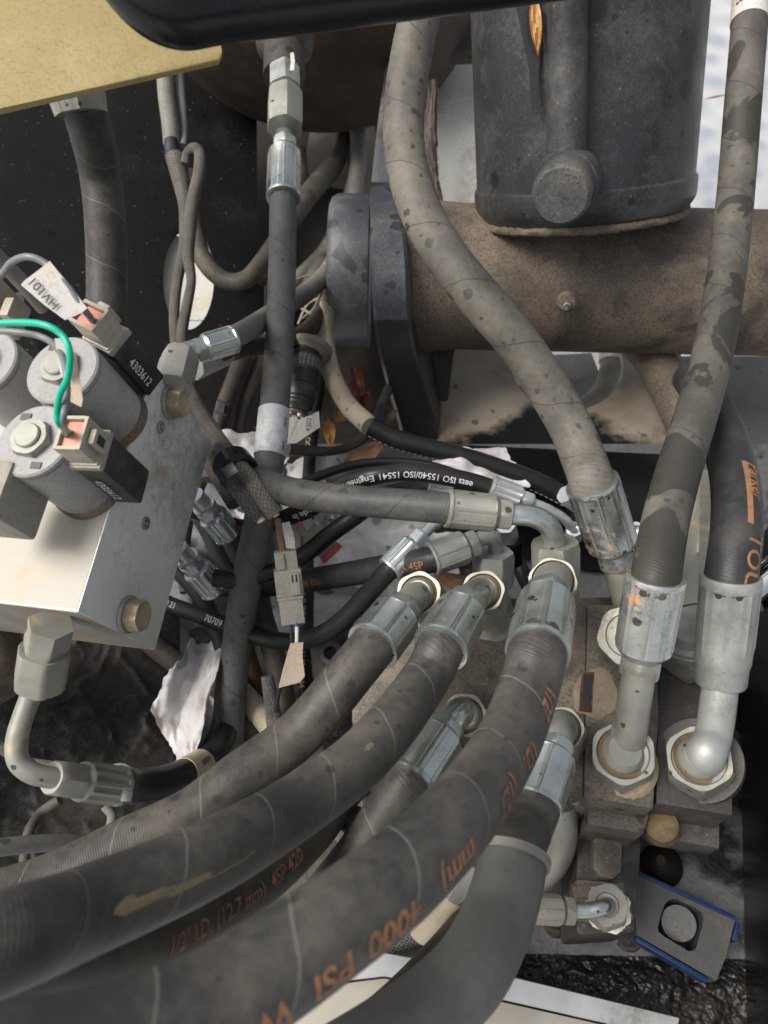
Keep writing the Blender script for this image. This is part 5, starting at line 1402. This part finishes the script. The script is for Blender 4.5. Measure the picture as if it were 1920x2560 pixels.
# ------------------------------------------------------------------ crumpled white sheet pieces on the pan
def crumple(corners, nx, ny, amp, seed, label, fold=.0):
    def fn(u, v, p):
        q = Vector((u * 1.5, v * 1.5, seed))
        a = .9 * noise.noise(q) + .7 * math.sqrt(.004 + noise.noise(q * 1.9) ** 2) - .25 * math.sqrt(.004 + noise.noise(q * 3.7 + Vector((3, 1, 2))) ** 2)
        return amp * a + fold * (abs(u - .55) * 1.6)
    cs = dpts(corners)
    g = grid(cs, nx, ny, fn)
    cen = cs[0].lerp(cs[2], .5)
    for i, p in enumerate(g.v):       # ragged outline
        k = i % ((nx + 1) * (ny + 1)); u, v = (k % (nx + 1)) / nx * 2 - 1, (k // (nx + 1)) / ny * 2 - 1
        e = max(abs(u), abs(v))
        a = math.atan2(v, u)
        r = 1 - .13 * e * e * (1 + noise.noise(Vector((math.cos(a) * 2.2, math.sin(a) * 2.2, seed + 9))) * 1.4 + .4 * noise.noise(Vector((math.cos(a) * 7, math.sin(a) * 7, seed))))
        g.v[i] = cen + (p - cen) * r
    solo('white_sheet', g, M['sheet'], label, 'plastic sheet', 'pieces of crumpled white sheet')
crumple([(740, 1200, .675), (1180, 1230, .675), (1170, 1530, .63), (740, 1460, .645)], 60, 44, .022, 1.0, 'largest crumpled white sheet under the red sealed connector')
crumple([(600, 1400, .675), (1060, 1440, .655), (1000, 1680, .60), (600, 1660, .62)], 60, 40, .020, 4.0, 'crumpled white sheet behind the slim black hose')
crumple([(420, 1490, .645), (620, 1560, .645), (600, 1840, .59), (380, 1740, .60)], 40, 44, .024, 7.0, 'folded white sheet hanging left of the upright dark hose', .02)
crumple([(470, 1575, .56), (560, 1610, .565), (470, 1985, .535), (360, 1775, .54)], 34, 44, .016, 11.0, 'grey-stained tongue of white sheet pointing downward', .015)
crumple([(540, 1070, .72), (740, 1080, .72), (720, 1260, .68), (550, 1240, .68)], 30, 30, .016, 14.0, 'white sheet piece behind the silver label')
crumple([(640, 1150, .70), (820, 1130, .70), (840, 1310, .665), (640, 1300, .665)], 30, 30, .016, 15.0, 'stained white sheet piece left of the printed cable')
crumple([(540, 1250, .68), (660, 1270, .68), (660, 1450, .65), (530, 1450, .65)], 26, 30, .016, 16.0, 'white sheet sliver between the bright fluted fittings')
crumple([(1060, 1120, .64), (1270, 1110, .64), (1350, 1225, .62), (1090, 1225, .63)], 30, 22, .012, 17.0, 'dirty white scrap above the arching black hose')
crumple([(570, 1720, .61), (720, 1660, .61), (740, 1880, .575), (590, 1880, .575)], 28, 32, .016, 18.0, 'white sheet scrap under the braided cable end')
crumple([(930, 1350, .58), (1090, 1370, .57), (1060, 1550, .55), (920, 1520, .56)], 26, 28, .010, 19.0, 'white scrap left of the upper left nut')
# dark undersides in the middle
D = .020
cable('dark_hose', [(640, 1330, .60), (610, 1400, .60), (570, 1330, .60), (540, 1290, .60), (480, 1270, .60)], 52, 'hose_dark', 'dark hose tangle between the fluted fittings', 'hose')
cable('dark_hose', [(470, 1240, .62), (520, 1320, .62), (560, 1400, .62), (600, 1450, .62), (640, 1490, .62)], 50, 'hose_dark', 'dark hose slanting behind the fluted fittings', 'hose')
cable('dark_hose', [(440, 1420, .62), (500, 1490, .62), (545, 1580, .62), (570, 1680, .62)], 44, 'hose_dark', 'dark hose below the lower fluted fitting', 'hose')
cable('grey_cable', [(640, 1450, .57), (655, 1540, .57), (680, 1620, .57), (700, 1700, .56), (716, 1790, .55), (720, 1860, .55)], 58, 'hose_brown', 'grey-brown hose behind the cream tag', 'hose')
cable('white_conduit', [(560, 1690, .60), (620, 1750, .585), (680, 1820, .57), (730, 1890, .56)], 60, 'cable_cream', 'dirty white conduit behind the upright dark hose', 'conduit')
cable('rusty_bar', [(612, 1600, .60), (640, 1690, .60), (668, 1790, .60)], 34, 'rust', 'rusty bar between the upright dark hose and the cream tag', 'bar')
t = Thing('black_ring', 'round black threaded ring left of the upper big collar', 'fitting', P(828, 1640, .55))
t.part('body', prism(dpts([(770, 1570, .56), (860, 1560, .55), (885, 1620, .54), (850, 1700, .54), (780, 1700, .56)]), .02), M['valve_dark'], bevel=.002)
t.part('ring', lathe(P(828, 1640, .548), P(826, 1632, .535), [(0, wr(66, .54), 'c'), (.8, wr(66, .54), 'c'), (1, wr(58, .54), 'c'), (1, wr(34, .54), 'c'), (.2, wr(30, .54), 'c'), (.2, .001, 'c')]), M['steel_cap'])

# ------------------------------------------------------------------ lower left wall and small stuff
def wrinkle(u, v, p):
    q = p * 22 + Vector((0, 0, 5)); w = Vector((noise.noise(q), noise.noise(q + Vector((7, 0, 0))), 0))
    return .006 * noise.noise(p * 10) + .0022 * (1 - abs(noise.noise(p * 30 + w * .8))) ** 6 + .001 * (1 - abs(noise.noise(p * 70 + w))) ** 5
g = grid(dpts([(-260, 1500, .56), (450, 1500, .62), (450, 2250, .50), (-260, 2320, .43)]), 110, 110, wrinkle, .001)
solo('black_film', g, M['film'], 'wet wrinkled black film hanging behind the bent pale pipe', 'plastic film')
g = grid(dpts([(185, 1755, .555), (348, 1730, .572), (335, 1960, .535), (175, 1960, .530)]), 30, 40, lambda u, v, p: .003 * (1 - abs(noise.noise(p * 40))) ** 4, .003)
solo('brown_plate', g, M['dust_metal'], 'dusty brown plate behind the fluted collar', 'plate')
solo('brown_cylinder', lathe(P(-90, 1560, .50), P(-40, 1740, .48), [(0, .030, 'c'), (.8, .030, 'c'), (.93, .028, 'c'), (1, .024, 'c')]), M['dust_metal'], 'brown dusty cylinder at the left edge under the block', 'cylinder')
cable('clear_tube', [(-80, 2130, .37), (60, 2112, .39), (180, 2108, .41), (300, 2125, .44)], 42, 'cable_grey', 'translucent grey tube crossing at the lower left edge', 'tube')
cable('brown_loop', [(150, 2000, .44), (105, 2030, .44), (72, 2080, .43), (62, 2140, .43), (55, 2220, .42)], 26, 'cable_dark', 'small brown hose loop under the fluted collar', 'hose')
cable('brown_loop', [(262, 2015, .44), (280, 2040, .44), (272, 2080, .44)], 24, 'cable_grey', 'short pale hose stub below the zip tie', 'hose')
cable('dusty_rope', [(-40, 1840, .48), (20, 1880, .48), (70, 1908, .47), (150, 1920, .46)], 30, 'braid_dusty', 'dusty braided cable behind the bent pale pipe', 'cable')

# ------------------------------------------------------------------ below the big hoses
t = Thing('pale_elbow', 'big pale elbow under the grey sleeve at lower right', 'fitting', P(1420, 2200, .48))
t.part('nut', hexnut(P(1412, 1900, .450), P(1402, 2010, .440), wr(122, .45), phase=.3), M['zinc_pale'])
t.part('pipe', Tube(dpts([(1398, 1990, .455), (1402, 2050, .455), (1398, 2110, .458), (1376, 2160, .462), (1340, 2190, .468), (1290, 2205, .475)]), wr(84, .455), sides=32).g, M['zinc_pale'])
D = .018
t = Thing('small_elbow', 'small elbow fitting at the foot of the valve bank', 'fitting', P(1500, 2275, .49))
co_, hx = ferrule(P(1310, 2270, .412), P(1432, 2278, .416), wr(74, .412), wr(74, .412), .2)
t.part('collar', co_, M['zinc_pale']); t.part('collar_hex', hx, M['zinc_pale'])
t.part('pipe', Tube(dpts([(1424, 2276, .415), (1470, 2276, .415), (1506, 2268, .416), (1520, 2262, .424)]), wr(36, .416), sides=28).g, M['zinc'])
t.part('nut', hexnut(PZ(1514, 2276, HV + .045), PZ(1518, 2262, HV + .034), wr(96, .48), hole=wr(50, .475), phase=.2), M['zinc_pale'])
def lumpy(c, r, h, seed, n=60):
    g = G(); V = []; F = []
    for j, (f, q) in enumerate(((0, 1.0), (.7, 1.0), (1, .9), (1, .6))):
        for k in range(n):
            a = 2 * PI * k / n
            w = 1 + .16 * noise.noise(Vector((math.cos(a) * 2.5, math.sin(a) * 2.5, seed))) + .07 * noise.noise(Vector((math.cos(a) * 8, math.sin(a) * 8, seed)))
            V.append(c + Vector((math.cos(a), math.sin(a), 0)) * r * q * w + Z * h * f)
    for j in range(3):
        for k in range(n): F.append([j * n + k, j * n + (k + 1) % n, (j + 1) * n + (k + 1) % n, (j + 1) * n + k])
    F.append([3 * n + k for k in range(n)]); g.add(V, F)
    return g
t.part('thread_sealant', lumpy(PZ(1520, 2272, HV + .0478), .0125, .003, 2.0), M['ptfe'])
t = Thing('lower_fitting', 'pale hex fitting low between the second big hose and the one beneath', 'fitting', P(880, 2060, .48))
t.part('nut', hexnut(P(990, 1985, .425), P(930, 2012, .416), wr(84, .42)), M['zinc_pale'])
t.part('collar', lathe(P(912, 2048, .415), P(856, 2100, .405), [(0, wr(80, .41), 'c'), (.1, wr(86, .41), 'o'), (.9, wr(86, .41), 'o'), (1, wr(76, .41), 'c')]), M['zinc_pale'])
T, f = tag('wire_tag', [(840, 2085, .425), (905, 2120, .425), (885, 2155, .425), (850, 2135, .425)], 'tag_tan', 'tan printed tag low among the big hoses')
cable('cloth_hose', [(900, 2110, .44), (830, 2165, .43), (770, 2230, .42), (700, 2290, .41)], 90, 'hose_dusty', 'grey cloth hose showing between the second and nearest big hoses', 'hose')
cable('braided_cable', [(790, 2190, .47), (740, 2225, .47), (690, 2265, .47), (640, 2300, .47)], 46, 'braid_white', 'salt-and-pepper braided cable between the big hoses', )
cable('braided_cable', [(1120, 2300, .49), (1060, 2330, .49), (990, 2352, .49), (900, 2370, .49)], 52, 'braid_white', 'salt-and-pepper braided cable right of the nearest hose, upper one')
cable('braided_cable', [(1070, 2350, .50), (1010, 2366, .50), (960, 2372, .50), (880, 2390, .50)], 40, 'braid_white', 'salt-and-pepper braided cable right of the nearest hose, lower one')
t = Thing('lower_fitting', 'pale fitting between the nearest hose and the grey sleeve', 'fitting', P(1160, 2200, .46))
t.part('collar', lathe(P(1190, 2150, .425), P(1130, 2235, .43), [(0, wr(70, .43), 'c'), (.1, wr(86, .43), 'o'), (.8, wr(86, .43), 'o'), (1, wr(70, .43), 'c')], seg=96), M['zinc_pale'])
t.part('hose', Tube(dpts([(1142, 2220, .43), (1100, 2275, .434), (1050, 2330, .44)]), wr(72, .434)).g, M['cable_cream'])
# aluminium strip along the bottom
plate('edge_strip', [(560, 2440, .435), (960, 2382, .45), (1270, 2440, .45), (1700, 2545, .45), (1690, 2600, .445), (1240, 2497, .445), (960, 2442, .445), (560, 2490, .43)], .006, 'alu_strip', 'bright bare aluminium strip along the bottom edge', 'strip', bevel=.001)
plate('pale_step', [(560, 2495, .428), (960, 2446, .443), (1240, 2501, .443), (1700, 2606, .443), (1700, 2800, .42), (560, 2800, .40)], .01, 'alu_pale', 'pale metal step below the aluminium strip', 'step')
# blue edged bracket
hb = HP - .03
t = Thing('steel_bracket', 'rusty steel bracket with blue painted edges at lower right', 'bracket', PZ(1720, 2330, HP))
oc = [PZ(x, y, hb) for x, y in ((1580, 2182), (1838, 2302), (1812, 2400), (1790, 2452), (1592, 2338))]
n_ = Z
# plate with rounded window
def bracket():
    hp = [PZ(1200 + a / 2.304, 1640 + b / 2.304, hb) for a, b in ((1085, 1408), (1110, 1400), (1135, 1402), (1240, 1450), (1275, 1475), (1287, 1505), (1282, 1550), (1245, 1685), (1225, 1699), (1200, 1700), (1060, 1615), (1030, 1590), (1024, 1565), (1040, 1500), (1062, 1435))]
    bm = bmesh.new()
    def loop(ps):
        vs = [bm.verts.new(p) for p in ps]
        return [bm.edges.new((vs[i], vs[(i + 1) % len(vs)])) for i in range(len(vs))]
    es = loop(oc) + loop(hp)
    bmesh.ops.triangle_fill(bm, edges=es, use_beauty=True)
    bm.verts.index_update()
    base = [v.co.copy() for v in bm.verts]; fs = [[v.index for v in f.verts] for f in bm.faces]; bm.free()
    g = G(); m = len(base); F = []
    for f in fs:
        a, b, c = [base[i] for i in f]
        if (b - a).cross(c - a).z < 0: f = f[::-1]
        F.append(f); F.append([m + i for i in f[::-1]])
    for i in range(len(oc)): F.append([i, m + i, m + (i + 1) % len(oc), (i + 1) % len(oc)])
    for i in range(len(hp)): F.append([len(oc) + i, len(oc) + (i + 1) % len(hp), m + len(oc) + (i + 1) % len(hp), m + len(oc) + i])
    g.add(base + [p - Z * .024 for p in base], F)
    return g
t.part('plate', bracket(), M['bracket'])
def strip(a, b, w, name='painted_edge'):
    dv = (b - a).normalized(); sd_ = dv.cross(Z)
    t.part(name, obox((a + b) / 2 - Z * .0035, dv, sd_, Z, (b - a).length / 2, w, .0034), M['blue_edge'], bevel=.0006)
strip(PZ(1575, 2172, hb), PZ(1840, 2296, hb), .0015); strip(PZ(1590, 2346, hb), PZ(1770, 2452, hb), .0014); strip(PZ(1846, 2306, hb), PZ(1836, 2352, hb), .0013)
t.part('bolt', lathe(PZ(1695, 2314, HP - .002), PZ(1697, 2308, HP - .024), [(0, .0112, 'c'), (.9, .0112, 'c'), (1, .0104, 'c')]), M['steel_cap'])
solo('black_lump', lathe(PZ(1652, 2165, HP), PZ(1652, 2150, HP - .03), [(0, .0145, 'c'), (.5, .013, 'c'), (.8, .009, 'c'), (1, .003, 'c')]), M['wall_dark'], 'wet black rubber mount behind the steel bracket', 'mount')
# oily sludge ridge along the pan's front edge: an uneven low mound
def sludge(u, v, p):
    return .007 * math.sin(PI * min(1, max(0, v))) * (.6 + .8 * noise.noise(p * 40)) + .0022 * abs(noise.noise(p * 110)) + .0011 * noise.noise(p * 260) + .0007 * noise.noise(p * 560)
g = grid([PZ(1150, 2380, HP - .001), PZ(1880, 2400, HP - .001), PZ(1900, 2640, HP - .001), PZ(1150, 2480, HP - .001)], 300, 90, sludge, .001)
solo('sludge', g, M['film'], 'wet black oily sludge heaped along the front of the pan', 'sludge', kind='stuff')
